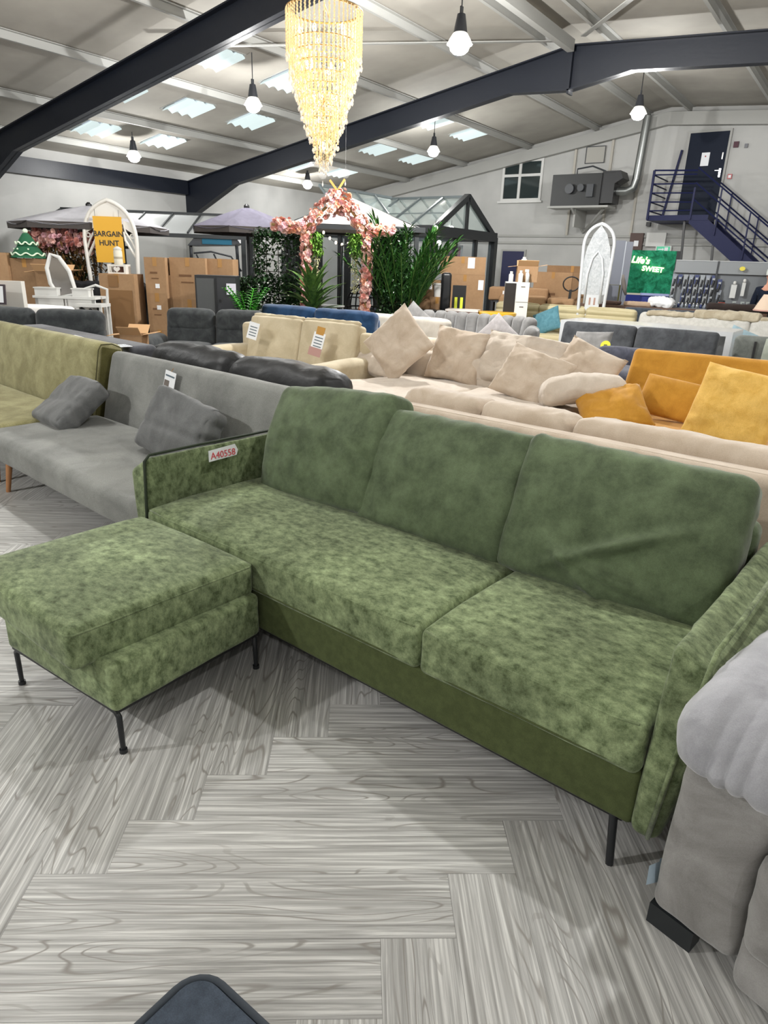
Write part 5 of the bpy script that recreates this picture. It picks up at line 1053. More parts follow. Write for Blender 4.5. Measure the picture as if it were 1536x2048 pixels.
# flower arch
fa = E('flower_arch', 'pink rose covered arch with side arms and a peaked top', 'flower arch', (-6.93, 8.55, 0), R(41.5))
PK = [plain('rose_'+str(i), c_, .75) for i, c_ in enumerate(('#d9a398', '#e3b8ae', '#cf8b80', '#e6c6bb', '#d8a9b0', '#dda184'))]
def rose(mb, c_, r, dirn):
    c_ = Vector(c_); z = Vector(dirn).normalized(); x = z.orthogonal().normalized(); y = z.cross(x); ph = rnd.random()*6
    for ring, (rr_, hh_, n) in enumerate(((1.0, .1, 6), (.68, .38, 5), (.36, .55, 4))):
        vs = []; m_ = n*2
        for k in range(m_):
            a = 2*pi*k/m_+ph+ring; q = rr_*(1.06 if k % 2 else .86); vs.append(tuple(c_+(x*cos(a)+y*sin(a))*r*q+z*r*(hh_+.12*(k % 2))))
        vs.append(tuple(c_+z*r*(hh_-.35))); mb.add(vs, [(k, (k+1) % m_, m_) for k in range(m_)])
fl_paths = [([(-.96, 0, 2.03), (-.46, 0, 2.0)], .10), ([(.46, 0, 2.0), (.88, 0, 2.02)], .085), ([(-.45, 0, .05), (-.45, 0, 1.95)], .085), ([(.45, 0, .05), (.47, 0, 1.95)], .085),
            ([(-.47, 0, 1.98), (-.3, 0, 2.16), (-.14, 0, 2.30), (0, 0, 2.5), (.14, 0, 2.36), (.3, 0, 2.17), (.47, 0, 1.98)], .12), ([(-.12, 0, 2.25), (.0, 0, 2.36), (.14, 0, 2.25)], .12)]
mb = MB(); fl_ = MB()
for path_, rad in fl_paths:
    mb.tube(path_, .022, 6)
    seg = []
    for (a, b_) in zip(path_[:-1], path_[1:]):
        a, b_ = Vector(a), Vector(b_); l = (b_-a).length; m_ = max(2, int(l/.035))
        for k in range(m_):
            for _ in range(5):
                c_ = a.lerp(b_, (k+rnd.random())/m_); th = rnd.uniform(0, 2*pi); ax_ = (b_-a).normalized(); s1 = ax_.orthogonal().normalized(); s2 = ax_.cross(s1); dr = s1*cos(th)+s2*sin(th)
                fl_.cm = rnd.choice([0, 1, 1, 2, 3, 4, 5]); rose(fl_, c_+dr*rad*rnd.uniform(.55, 1), rnd.uniform(.03, .052), dr+Vector((0, 0, .1)))
O('frame', mb, plain('gold_frame2', '#a08552', .5), fa, smooth=True); O('roses', fl_, PK, fa, kind='stuff')
mb = MB(); mb.bar((-.1, 0, 2.66), (.03, 0, 2.5), .03); mb.bar((.12, 0, 2.68), (0, 0, 2.5), .03); O('timber_finial', mb, plain('golden_wood', '#bb8640', .5), fa)
for sx, lb in ((-1, 0), (1, 0)):
    mb = MB(); mw = MB()
    for i in range(420):
        t = rnd.random(); leafblade(mb, (sx*.30+rnd.gauss(0, .04), rnd.gauss(0, .04), 1.95-t*.30), rnd.uniform(0, 6.3), R(rnd.uniform(-70, 20)), .09, .03, .5, 2)
    for i in range(260):
        t = rnd.random(); mw.T = Matrix.Identity(4); leafblade(mw, (sx*.30+rnd.gauss(0, .03), rnd.gauss(0, .03), 1.72-t*.62), rnd.uniform(0, 6.3), R(rnd.uniform(-60, 20)), .04, .025, .4, 2)
    O('hanging_foliage', mb, leafmat('lime_foliage', '#4f7a2c', '#78a045'), fa, kind='stuff'); O('hanging_blossom', mw, plain('cream_blossom', '#b7b68e', .7), fa, kind='stuff')
# flowering bush behind the garden arch and brown stems
fb = E('blossom_bush', 'pink blossom topped artificial bush under the white parasol', 'plant', (-10.85, 6.50, 0), R(30)); mb = MB(); O('pot', MB().lathe([(.2, 0), (.26, .4), (.22, .4)], n=14), POT, fb, smooth=True, auto=40)
for _ in range(700): fl_r = None; mb.cm = rnd.choice([0, 1, 2, 4]); rose(mb, (max(-.55, min(.6, rnd.gauss(.05, .3))), rnd.gauss(0, .1), 1.72+rnd.gauss(0, .07)), .045, (rnd.uniform(-1, 1), -1, rnd.uniform(-.5, 1)))
O('blossoms', mb, PK, fb, kind='stuff'); mb = MB()
for _ in range(1500): leafblade(mb, (rnd.gauss(.05, .33), rnd.gauss(0, .12), rnd.uniform(.5, 1.6)), rnd.uniform(0, 6.3), R(rnd.uniform(-40, 80)), .14, .04, .5, 2)
O('leaves', mb, leafmat('autumn_leaf', '#4b3d22', '#7a5a34'), fb, kind='stuff'); mb = MB(); [mb.tube([(0, 0, .3), (x, 0, 1.0), (x*1.6, 0, 1.7)], .015, 5) for x in (-.25, -.1, .05, .2)]; O('stems', mb, plain('bark', '#54422f', .9), fb)
fb2 = E('leafy_plant', 'dark green leafy plant below the pink blossom bush', 'plant', (-10.75, 6.65, 0)); O('pot', MB().lathe([(.14, 0), (.18, .3), (.16, .3)], n=14), POT, fb2, smooth=True, auto=40); mb = MB()
for i in range(60): leafblade(mb, (0, 0, .6+.5*i/60), i*2.4, R(50+30*i/60), .5, .07, .8)
O('leaves', mb, IVG, fb2, smooth=True, kind='stuff')

# ---- parasols
def parasol(label, x, y, z, r, drop, mat, n=8, ph=0, tiltx=0, tilty=0):
    o = E('parasol', label, 'parasol', (x, y, 0)); mb = MB(); K_ = 6; vs = [(0, 0, z)]; fs = []
    m_ = n*4
    for j in range(1, K_+1):
        t = j/K_
        for k in range(m_):
            a = 2*pi*k/m_+ph; u = (k % 4)/4; sag = .05*sin(pi*u)*t; rad = r*t*(cos(pi/n)/cos((u-.5)*2*pi/n))
            vs.append((rad*cos(a), rad*sin(a), z-drop*(t**1.15)+sag*0-sag*.9+rad*cos(a)*tiltx+rad*sin(a)*tilty))
    for k in range(m_): fs.append((0, 1+k, 1+(k+1) % m_))
    for j in range(K_-1):
        for k in range(m_): a = 1+j*m_; fs.append((a+k, a+m_+k, a+m_+(k+1) % m_, a+(k+1) % m_))
    mb.add(vs, fs); q = len(vs); mb.add([(v[0]*.995, v[1]*.995, v[2]-.012) for v in vs], [f[::-1] for f in fs]); O('canopy', mb, mat, o, smooth=True)
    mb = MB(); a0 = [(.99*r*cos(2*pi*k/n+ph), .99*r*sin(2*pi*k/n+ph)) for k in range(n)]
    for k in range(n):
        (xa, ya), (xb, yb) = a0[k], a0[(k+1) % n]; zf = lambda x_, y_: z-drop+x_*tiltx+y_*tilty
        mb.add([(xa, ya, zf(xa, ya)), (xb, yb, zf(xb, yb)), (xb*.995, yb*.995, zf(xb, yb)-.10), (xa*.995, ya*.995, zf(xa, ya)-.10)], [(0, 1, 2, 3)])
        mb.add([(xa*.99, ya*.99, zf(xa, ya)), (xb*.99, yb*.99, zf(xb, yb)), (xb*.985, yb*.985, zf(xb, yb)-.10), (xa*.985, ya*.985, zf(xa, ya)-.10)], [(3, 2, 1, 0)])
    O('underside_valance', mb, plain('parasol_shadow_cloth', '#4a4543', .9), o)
    mb = MB(); [mb.bar((0, 0, z-.03), (xa*.97, ya*.97, z-drop-.02+xa*tiltx+ya*tilty), .018) for xa, ya in a0]; O('ribs', mb, MDARK, o)
    O('pole', MB().cyl((0, 0, 0), .025, z-.02), MDARK, o); O('finial', MB().lathe([(.05, 0), (.05, .03), (.02, .06)], (0, 0, z-.01), 12), MBLACK, o); O('base', MB().cyl((0, 0, 0), .28, .06, 24), MDARK, o)
parasol('large pale parasol spread behind the garden arch', -11.2, 7.25, 2.29, 1.28, .31, fabric('pale_canvas', '#bdbcc2', '#c9c8ce', scale=3, fine=.04, sheen=0, bump=.05), ph=.2)
parasol('grey mauve parasol spread left of the flower arch', -9.43, 9.15, 2.39, 1.0, .35, fabric('mauve_canvas', '#6d6a78', '#797685', scale=3, fine=.04, sheen=0, bump=.05), ph=.5)
# ---- lean-to pergola with clear ribbed roof at far left
lp = E('pergola', 'black framed lean-to pergola with translucent ribbed roof at far left', 'pergola', (-13.3, 8.35, 0), R(40)); PF = plain('pergola_black', '#222628', .5)
# local: x along the front edge (towards the right), y depth towards the wall
def sheetroof(x0, x1, y0, z0, y1, z1, n):
    mb = MB(); mb.add([(x0, y0, z0), (x1, y0, z0), (x1, y1, z1), (x0, y1, z1), (x0, y0, z0-.01), (x1, y0, z0-.01), (x1, y1, z1-.01), (x0, y1, z1-.01)], [(0, 1, 2, 3), (7, 6, 5, 4)]); return mb
PL_ = plain('pergola_sheet', '#a9abab', .35)
O('roof_sheet', sheetroof(-.9, 3.3, 0, 1.98, 1.7, 2.42, 7), PL_, lp)
mb = MB(); [mb.bar((-.9+.6*k, 0, 2.0), (-.9+.6*k, 1.7, 2.44), .03) for k in range(8)]; mb.bar((-.9, 1.7, 2.45), (3.3, 1.7, 2.45), .05); O('roof_bars', mb, PF, lp)
mb = MB(); mb.bar((-.9, 0, 1.94), (3.3, 0, 1.94), .07); O('front_beam', mb, PF, lp)
for x, y, z in ((3.2, 0, 1.94), (-.85, 0, 1.94), (3.2, 1.6, 2.36), (-.85, 1.6, 2.36)): O('post', MB().bar((x, y, 0), (x, y, z), .09), PF, lp)
mb = MB()
for k in range(6): mb.bar((-1.0+.28*k, 1.62, 0), (-1.0+.28*k, 1.62, 2.3), .045)
mb.bar((-1.0, 1.6, 1.7), (.5, 1.6, 1.7), .06); O('side_bars', mb, PF, lp)
# swing seat with teal canopy
sw = E('garden_swing', 'dark framed garden swing seat with a teal canopy', 'swing seat', (-11.55, 10.35, 0), R(40))
O('canopy', MB().prism([(-.55, 1.76), (-.35, 1.98), (.4, 1.98), (.5, 1.84), (.35, 1.80)], -.4, .5), MDARK, sw); O('teal_lining', MB().b2(-.25, .34, -.42, -.40, 1.80, 1.93), plain('teal_cloth', '#17566e', .8), sw)
mb = MB(); mb.tube([(-.5, -.3, 0), (-.5, -.3, 1.8)], .035, 6); mb.tube([(.5, -.3, 0), (.42, -.3, 1.8)], .035, 6); mb.tube([(-.45, -.3, 1.62), (-.1, -.3, 1.66), (.3, -.3, 1.58), (.5, -.3, 1.3)], .02, 6); mb.bar((-.4, -.3, 1.6), (-.2, -.3, 1.2), .03); mb.bar((-.05, -.3, 1.62), (.15, -.3, 1.2), .03); O('frame', mb, MDARK, sw)
O('seat', MB().rb((.95, .5, .12), .05, M=T(0, 0, .5)), MDARK, sw, smooth=True); O('backrest', MB().rb((.95, .1, .5), .04, M=T(0, .25, .8)), MDARK, sw, smooth=True)
o = E('power_box', 'small grey electrical box on a post right of the pergola post', 'electrical box', (-10.95, 10.2, 0), R(38)); O('post', MB().bar((0, .05, 0), (0, .05, 1.1), .05), MDARK, o); O('case', MB().b2(-.1, .08, -.06, .06, 1.05, 1.42), plain('box_grey', '#8b9094', .5), o); O('socket', MB().b2(-.03, .02, -.065, -.06, 1.28, 1.33), MBLACK, o)
# grey curtains and gazebo with white fabric roof
gz = E('gazebo', 'black gazebo with an off-white fabric roof and grey curtains behind the flower arch', 'gazebo', (-8.05, 10.35, 0), R(41)); FX = 1.05; FY = 1.0
RF = plain('offwhite_canvas', '#c9c2bd', .85)
mb = MB(); ap = (0, 0, 2.62); cs_ = [(-FX-.1, -FY-.1, 2.08), (FX+.1, -FY-.1, 2.08), (FX+.1, FY+.1, 2.08), (-FX-.1, FY+.1, 2.08)]
mb.add(cs_+[ap], [(0, 1, 4), (1, 2, 4), (2, 3, 4), (3, 0, 4)]); mb.add([(a, b_, c_-.015) for a, b_, c_ in cs_]+[(0, 0, 2.6)], [(4, 1, 0), (4, 2, 1), (4, 3, 2), (4, 0, 3)]); O('roof_canvas', mb, RF, gz)
mb = MB()
for i in range(4): a, b_ = cs_[i], cs_[(i+1) % 4]; mb.bar(a, b_, .05, .08); mb.bar(a, (0, 0, 2.58), .03)
O('roof_frame', mb, PF, gz)
for sx in (-1, 1):
    for sy in (-1, 1): O('post', MB().bar((sx*FX, sy*FY, 0), (sx*FX, sy*FY, 2.08), .07), PF, gz)
CT = fabric('grey_curtain', '#5d6064', '#6c7074', scale=3, fine=.04, sheen=0, bump=.05)
for sx, sy, l in ((-1, -1, .3), (-1, 1, .4), (1, 1, .5)):
    mb = MB(); n = 22; P = [(sx*FX-.03-sx*l*k/n if sy > 0 else sx*FX-.1+.0*k+.08*sin(k*1.9), (sy*FY+.05*sin(k*1.9)) if sy > 0 else sy*FY+l*k/n) for k in range(n+1)]
    vs = [(x, y, .05) for x, y in P]+[(x*.98, y*.98, 2.0) for x, y in P]; mb.add(vs, [(k, k+1, n+2+k, n+1+k) for k in range(n)]); m2 = [(x+.01, y+.01, z) for x, y, z in vs]; mb.add(m2, [(n+1+k, n+2+k, k+1, k) for k in range(n)]); O('curtain', mb, CT, gz, smooth=True)
mb = MB(); P = []
for k in range(26):
    t = k/25; P.append((-.5+1.3*t, -.75, 2.0-.18*abs(sin(t*pi*2))))
O('light_wire', MB().tube(P, .004, 4), MBLACK, gz)
mb = MB(); [mb.rb((.035, .035, .05), .017, (1, 1, 1), M=T(*P[k])) for k in range(0, 26, 2)]; O('string_bulbs', mb, plain('string_bulb', '#fff1d8', .4, emit='#ffe9c4', es=6), gz, smooth=True, kind='stuff')
# hanging egg chair frame
eg = E('hanging_chair', 'black hanging chair frame seen through the flower arch', 'hanging chair', (-7.1, 9.35, 0), R(40))
mb = MB(); mb.tube([(-.35, 0, .05), (-.32, 0, 1.0), (-.28, 0, 1.78), (-.1, 0, 1.84), (.12, 0, 1.72), (.25, 0, 1.45), (.28, 0, 1.2)], .022, 8); mb.tube([(-.5, -.3, .03), (.35, -.3, .03), (.35, .35, .03), (-.5, .35, .03)], .02, 6, closed=True); mb.bar((-.2, 0, 1.0), (.28, 0, 1.0), .02); O('frame', mb, MBLACK, eg, smooth=True)
mb = MB()
for k in range(9): a = pi*k/8; mb.tube([(.08+.28*cos(a)*sin(pi*j/8), .28*sin(a)*sin(pi*j/8), .55+.33*(1-cos(pi*j/8))) for j in range(9)], .012, 5)
for z, r_1 in ((.65, .2), (.85, .27), (1.05, .24)): mb.tube([(.08+r_1*cos(pi*k/10), r_1*sin(pi*k/10), z) for k in range(11)], .012, 5)
O('basket', mb, MBLACK, eg, smooth=True); O('seat_cushion', MB().rb((.46, .4, .14), .06, (6, 6, 2), (0, 0, 0, 0, 0, .02), M=T(.08, .05, .72)), plain('seat_taupe', '#58524a', .9), eg, smooth=True)
o = E('garden_table', 'thin dark bistro table beside the flower arch post', 'table', (-6.75, 8.15, 0)); O('table_top', MB().lathe([(.24, 0), (.25, .01), (.25, .02), (.24, .025)], (0, 0, .9), 24), plain('table_top_grey', '#8b8c8c', .3), o, smooth=True, auto=40); [O('leg', MB().bar((.05*cos(a), .05*sin(a), .9), (.2*cos(a), .2*sin(a), 0), .02), MBLACK, o) for a in (0, 2.1, 4.2)]

# ---- black conservatory with glazed pitched roof
cv = E('conservatory', 'black framed glazed conservatory with a steep gable, at the end wall', 'conservatory', (-7.85, 12.8, 0), 0); GLM = plain('conservatory_glass', '#c5d6d2', .05, spec=.8, alpha=.38); BF = plain('aluminium_black', '#1d2022', .4)
ev, rg, gw = 2.22, 2.98, 2.8; XW = -3.6
mb = MB()
for x, y in ((0, 0), (0, gw), (-1.2, 0), (-2.4, 0), (XW, 0), (XW, gw), (0, gw*.35), (0, gw*.68), (-1.8, gw)): O('post', MB().bar((x, y, 0), (x, y, ev), .16 if (x == 0 and y in (0, gw)) else .09), BF, cv)
mb.bar((0, 0, ev), (0, gw, ev), .2, .2); mb.bar((0, 0, ev), (XW, 0, ev), .2, .2); mb.bar((0, gw, ev), (XW, gw, ev), .2, .2); mb.bar((XW, 0, ev), (XW, gw, ev), .2, .2); O('ring_beam', mb, BF, cv)
mb = MB(); mb.bar((0, 0, ev), (0, gw/2, rg), .12); mb.bar((0, gw, ev), (0, gw/2, rg), .12); mb.bar((0, gw/2, ev), (0, gw/2, rg), .09); O('gable_frame', mb, BF, cv)
mb = MB(); mb.bar((0, gw/2, rg), (XW, gw/2, rg), .05)
for k in range(7):
    x = XW*k/6
    for y in (0, gw): mb.bar((x, y, ev+.06), (x, gw/2, rg), .04)
for t in (.5,): mb.bar((0, gw/2*t, ev+(rg-ev)*t), (XW, gw/2*t, ev+(rg-ev)*t), .03)
O('glazing_bars', mb, plain('aluminium_grey', '#5f686a', .4), cv)
mb = MB()
for y0, y1 in ((0, gw/2), (gw, gw/2)):
    mb.add([(0, y0, ev+.04), (XW, y0, ev+.04), (XW, y1, rg-.02), (0, y1, rg-.02)], [(0, 1, 2, 3)])
mb.add([(0, 0, ev), (0, gw, ev), (0, gw/2, rg)], [(0, 1, 2)]); O('roof_glass', mb, GLM, cv)
mb = MB(); mb.add([(0, .1, .1), (0, gw-.1, .1), (0, gw-.1, ev-.1), (0, .1, ev-.1)], [(0, 1, 2, 3)]); mb.add([(-.1, 0, .1), (XW, 0, .1), (XW, 0, ev-.1), (-.1, 0, ev-.1)], [(0, 1, 2, 3)]); O('wall_glass', mb, plain('wall_glass', '#8a9aa0', .05, spec=.8, alpha=.22), cv)
# wing roof running towards the viewer at its left end
mb = MB(); WX, WY = -1.25, -1.2
mb2 = MB()
for y in (.7, 0, -.6, WY): mb2.bar((WX, y, ev+.04), (WX-.75, y, rg+.02), .04)
mb2.bar((WX-.75, gw/2, rg+.02), (WX-.75, WY, rg+.02), .05); mb2.bar((WX, 0, ev), (WX, WY, ev), .12); mb2.bar((WX-.38, .6, (ev+rg)/2+.02), (WX-.38, WY, (ev+rg)/2+.02), .03); O('wing_bars', mb2, plain('aluminium_grey', '#5f686a', .4), cv)
mb.add([(WX, gw/2, ev+.03), (WX, WY, ev+.03), (WX-.75, WY, rg), (WX-.75, gw/2, rg)], [(0, 1, 2, 3)]); O('wing_glass', mb, GLM, cv)
for x, y in ((WX, WY), (WX-.75, WY)): O('post', MB().bar((x, y, 0), (x, y, ev), .1), BF, cv)
o = E('wall_poster', 'dull pink poster inside the conservatory', 'poster', (-8.25, 14.4, 1.78), R(0)); O('sheet', MB().b2(-.2, .2, -.02, 0, -.1, .18), plain('dull_pink', '#7e4a60', .7), o); O('backing_board', MB().b2(-.24, .24, 0, .04, -1.78, .22), plain('board_grey', '#9aa0a2', .7), o)
for i, (x, y, z) in enumerate(((-8.5, 12.8, 2.0), (-7.85, 13.1, 2.0), (-7.72, 12.72, 2.26), (-7.80, 13.5, 2.30))):  # glowing balls stand in for reflections and fairy lights; cords added
    o = E('spot_light', ['small lit globe left of the conservatory corner post', 'small lit globe under the conservatory beam', 'bright globe at the conservatory gable corner', 'lit globe inside the conservatory gable'][i], 'lamp', (x, y, z), group='lit globes around the conservatory'); O('globe', MB().rb((.1, .1, .1), .05, (2, 2, 2)), plain('globe_glow', '#ffffff', .4, emit='#fffaf0', es=6), o, smooth=True); O('cord', MB().bar((0, 0, .04), (0, 0, .16), .006), MBLACK, o)
# second ornamental arch with mirror
a2 = gothic('mirror_arch', 'tall grey white gothic mirror arch left of the grey panels', -4.18, 12.32, R(19), .50, 2.3, .028, plain('arch_grey_white', '#c9ccce', .5))
O('panel', MB().prism([(-.21, 1.15), (-.235, 1.6), (-.19, 1.92), (-.11, 2.14), (0, 2.28), (.11, 2.14), (.19, 1.92), (.235, 1.6), (.21, 1.15)], -.012, .012), fabric('frosted_fretwork', '#a9adb0', '#c3c6c8', scale=18, fine=.05, sheen=0, bump=.4), a2)
O('inner_arch', MB().tube([(-.13, -.02, 1.0), (-.13, -.02, 1.5), (-.08, -.02, 1.75), (0, -.02, 1.86), (.08, -.02, 1.75), (.13, -.02, 1.5), (.13, -.02, 1.0)], .02, 6), plain('arch_grey_white', '#c9ccce'), a2, smooth=True)
O('lower_panel', MB().b2(-.11, .13, -.01, .01, .3, 1.15), plain('arch_grey_white', '#c9ccce'), a2); O('scroll', MB().b2(-.05, -.02, -.014, -.01, .98, 1.1).b2(.03, .06, -.014, -.01, .98, 1.1), plain('scroll_rose', '#a58578', .7), a2)
# grey panels, neon wall, trolley
gp = E('room_divider', 'tall grey hinged divider panels left of the green neon wall', 'divider', (-4.7, 15.3, 0), R(16)); GPm = plain('panel_grey', '#7b7f8a', .6)
O('panel', MB().b2(-.17, .07, -.02, .02, 0, 2.17), GPm, gp); O('panel', MB().b2(.08, .22, -.03, .01, 0, 2.15), GPm, gp); O('hinge_strip', MB().b2(.065, .085, -.035, -.02, 0, 2.15), plain('hinge', '#b5bac2', .4), gp)
tr = E('flatbed_trolley', 'olive framed flatbed trolley before the grey divider', 'trolley', (-4.55, 14.3, 0), R(19)); TM = plain('trolley_olive', '#57552f', .5)
O('push_handle', MB().tube([(-.16, 0, .1), (-.16, 0, 1.3), (.22, 0, 1.3), (.22, 0, .1)], .02, 6), TM, tr); O('post', MB().bar((-.18, -.02, .1), (-.18, -.02, 1.48), .05), TM, tr); O('deck', MB().b2(-.25, .3, -.1, .9, .12, .17), TM, tr)
o = E('hanging_strap', 'grey cloth draped over the right of the trolley handle', 'cloth', (-4.28, 14.25, 0), R(19)); O('cloth', MB().tube([(0, 0, 1.50), (.02, 0, 1.40), (.06, 0, 1.25), (.11, 0, 1.12)], [.02, .04, .045, .02], 8), plain('taupe_cloth', '#77726d', .9), o, smooth=True); O('stand_pole', MB().bar((.02, .02, 0), (.02, .02, 1.4), .02), MDARK, o)
nw = E('neon_wall', 'green artificial grass wall with glowing neon writing', 'sign wall', (-4.38, 16.42, 0), R(15))
O('grass_panel', MB().b2(-.50, .52, -.03, .03, 1.12, 2.02), fabric('grass_wall', '#11563b', '#2a8a66', scale=7, dist=.8, fine=.25, sheen=0, bump=.4, fs=120), nw); O('frame', MB().b2(.52, .6, -.04, .04, .0, 2.02).b2(-.5, -.44, .03, .06, 0, 1.12), MBLACK, nw); O('base_cabinet', MB().b2(-.5, .58, -.05, .1, 0, 1.08), plain('royal_blue', '#24348a', .5), nw); O('ledge', MB().b2(-.1, .50, -.12, .1, 1.08, 1.13), plain('pale_blue_ledge', '#9aa3cd', .5), nw)
NE = plain('neon_glow', '#fff3da', .4, emit='#ffdfa8', es=5)
for s_, x, z, sz_, sh in (("Life's", -.20, 1.81, .19, .15), ('SWEET', .08, 1.63, .145, 0)):
    o = O('neon_writing', text_mesh(s_, sz_, .008, bold=True, shear=sh), NE, nw); o.rotation_euler = (R(90), R(4), 0); o.location = (x, -.05, z)
# grey display stand with garden tools
ds = E('display_stand', 'long grey pegboard display stand hung with tools, right background', 'display stand', (-2.45, 13.78, 0), R(11)); SGm = plain('stand_grey', '#6e7276', .55)
O('back_board', MB().b2(-.76, 1.02, 0, .05, .0, 1.60), SGm, ds); O('header', MB().b2(-.74, 1.0, -.06, .06, 1.57, 1.77), plain('stand_header', '#85898c', .5), ds); O('side_post', MB().b2(-.06, -.03, -.07, .06, 0, 1.78), MDARK, ds); O('top_trim', MB().b2(-.74, 1.0, -.07, .07, 1.77, 1.785), plain('trim_silver', '#a9acae', .4), ds); O('base_shelf', MB().b2(-.76, .66, -.30, .0, .0, .98), SGm, ds)
o = E('price_sticker', 'yellow round sticker on the display stand header', 'sticker', (-2.10, 13.78, 1.665), R(11)); O('disc', MB().prism([(.045*cos(R(a)), .035*sin(R(a))) for a in range(0, 360, 15)], -.068, -.062), plain('yellow_sticker2', '#d8c94a', .5), o)
TD = plain('tool_black', '#1e2024', .4); TS = plain('tool_steel', '#aab0b6', .25, metal=.6); TB = plain('tool_blue', '#39436e', .5); TP = plain('pack_clear', '#8b919c', .3)
def tool(kind, label, lx, z, y=-.06):
    p = Matrix.Rotation(R(11), 4, 'Z') @ Vector((lx, y, 0)); o = E('hanging_tool', label, 'tool', (-2.45+p.x, 13.78+p.y, z), R(11), 'tools hanging on the grey display stand')
    O('blister_card', MB().b2(-.035, .035, .0, .004, -.06, .1), [TP, TB, TS][kind % 3], o); O('handle', MB().rb((.035, .03, .13), .013, (2, 2, 4), M=T(0, -.02, -.05, ry=R(10))), TD, o, smooth=True); O('metal_head', MB().b2(-.02, .024, -.035, -.012, .02, .055), TS, o); O('hook', MB().tube([(0, .05, .09), (0, -.03, .09)], .004, 4), TS, o)
names = ['top row', 'middle row', 'bottom row']; k = 0
for r_i, z in enumerate((1.44, 1.28, 1.13)):
    for c_i in range(8):
        lx = -.72+.092*c_i
        if c_i == 1 and r_i > 0: continue
        tool(k, 'black handled tool in the %s of the stand, %s from its left end' % (names[r_i], ['first', 'second', 'third', 'fourth', 'fifth', 'sixth', 'seventh', 'eighth'][c_i]), lx, z); k += 1
tool(1, 'dark blue packed tool hanging right of the stand post', .03, 1.38); tool(0, 'black tool hanging below the dark blue packed one', .05, 1.2)
for i, (lx, z, h_, lb) in enumerate(((.27, 1.40, .30, 'wide white packed fitting hanging on the right half of the stand'), (.42, 1.44, .30, 'narrow white packed fitting hanging beside the wide one'))):
    p = Matrix.Rotation(R(11), 4, 'Z') @ Vector((lx, -.06, 0)); o = E('packed_fitting', lb, 'packed fitting', (-2.45+p.x, 13.78+p.y, z), R(11)); w_ = .09-.035*i
    O('package', MB().b2(-w_/2, w_/2, -.02, .01, -h_*.75, .0), plain('pack_white', '#c6c8c6', .5), o); O('head_piece', MB().rb((.05, .05, .06), .022, (2, 2, 2), M=T(0, -.02, .03)), MWHITE, o, smooth=True); O('hook', MB().tube([(0, .05, .07), (0, -.03, .07)], .004, 4), TS, o)
for i in range(12):
    p = Matrix.Rotation(R(11), 4, 'Z') @ Vector((-.70+.062*i, -.18-.04*(i % 2), 0)); o = E('clear_bottle', 'small clear bottle on the stand shelf, the %s one from the left' % ['first', 'second', 'third', 'fourth', 'fifth', 'sixth', 'seventh', 'eighth', 'ninth', 'tenth', 'eleventh', 'twelfth'][i], 'bottle', (-2.45+p.x, 13.78+p.y, .98), 0, 'small bottles on the stand shelf'); O('body', MB().lathe([(.022, 0), (.024, .05), (.01, .07)], n=10), [TP, TS, TB][i % 3], o, smooth=True); O('cap', MB().lathe([(.012, .068), (.012, .085)], n=8), MWHITE, o)
for i, lx in enumerate((.30, .43, .52, .61)):
    p = Matrix.Rotation(R(11), 4, 'Z') @ Vector((lx, -.2, 0)); o = E('pump_bottle', 'white pump bottle on the stand shelf, '+['the large leftmost', 'second from left', 'third from left', 'the rightmost'][i], 'bottle', (-2.45+p.x, 13.78+p.y, .98), R(20), 'white pump bottles on the stand shelf'); O('body', MB().lathe([(.04, 0), (.045, .01), (.045, .06), (.018, .1)], n=14), plain('bottle_white', '#dcdad4'), o, smooth=True); O('pump', MB().b2(-.012, .045, -.012, .012, .125, .145).cyl((0, 0, .1), .01, .03, 8), plain('pump_grey', '#a9b0ad'), o)
p = Matrix.Rotation(R(11), 4, 'Z') @ Vector((.12, -.24, 0)); o = E('red_canister', 'red canister with a dark lid on the stand shelf', 'canister', (-2.45+p.x, 13.78+p.y, .98)); O('body', MB().lathe([(.055, 0), (.065, .03), (.065, .1), (.05, .12)], n=16), plain('orange_red', '#b8503c', .4), o, smooth=True); O('lid', MB().lathe([(.05, .12), (.055, .15), (.03, .16)], n=16), MDARK, o)
# tables in front of the stand with bag and cloths
tb = E('long_counter', 'long brown counter top behind the white boucle sofa', 'counter', (-3.1, 13.25, 0), R(2)); O('table_top', MB().b2(-1.6, 1.6, -.2, .15, .92, .97), plain('dark_wood', '#5b4336', .5), tb); O('front_panel', MB().b2(-1.55, 1.55, -.18, .12, 0, .92), plain('counter_slate', '#333a44', .6), tb)
mb = MB(); mb.rb((.42, .3, .17), .07, (12, 8, 4), nz=(.03, 8, 2), M=T(0, 0, .08)); O('plastic_bag', mb, plain('bag_white', '#eceef0', .4), None, (-3.22, 13.22, .975), (0, 0, 0), smooth=True, label='crumpled white plastic bag on the brown counter', cat='bag')
mb = MB(); mb.rb((.5, .3, .07), .03, (12, 8, 2), nz=(.012, 8, 5), M=T(0, 0, .035)); O('folded_cloth', mb, plain('tan_cloth', '#a8917a', .9), None, (-3.60, 13.22, .972), (0, 0, 0), smooth=True, label='tan folded cloth left of the white bag', cat='cloth')
mb = MB(); mb.rb((.3, .25, .06), .03, (8, 6, 2), nz=(.01, 8, 6), M=T(0, 0, .03)); O('folded_cloth', mb, plain('brown_cloth', '#5a463e', .9), None, (-4.1, 13.2, .972), (0, 0, 0), smooth=True, label='dark brown folded cloth at the left end of the counter', cat='cloth')
mb = MB(); mb.rb((1.0, .26, .12), .05, (16, 8, 2), nz=(.015, 8, 7), M=T(0, 0, .06)); O('fur_throw', mb, plain('dark_brown_fur', '#2b211e', .95), None, (-1.95, 13.26, .972), (0, 0, R(3)), smooth=True, label='dark brown fur throw at the right end of the counter', cat='throw')

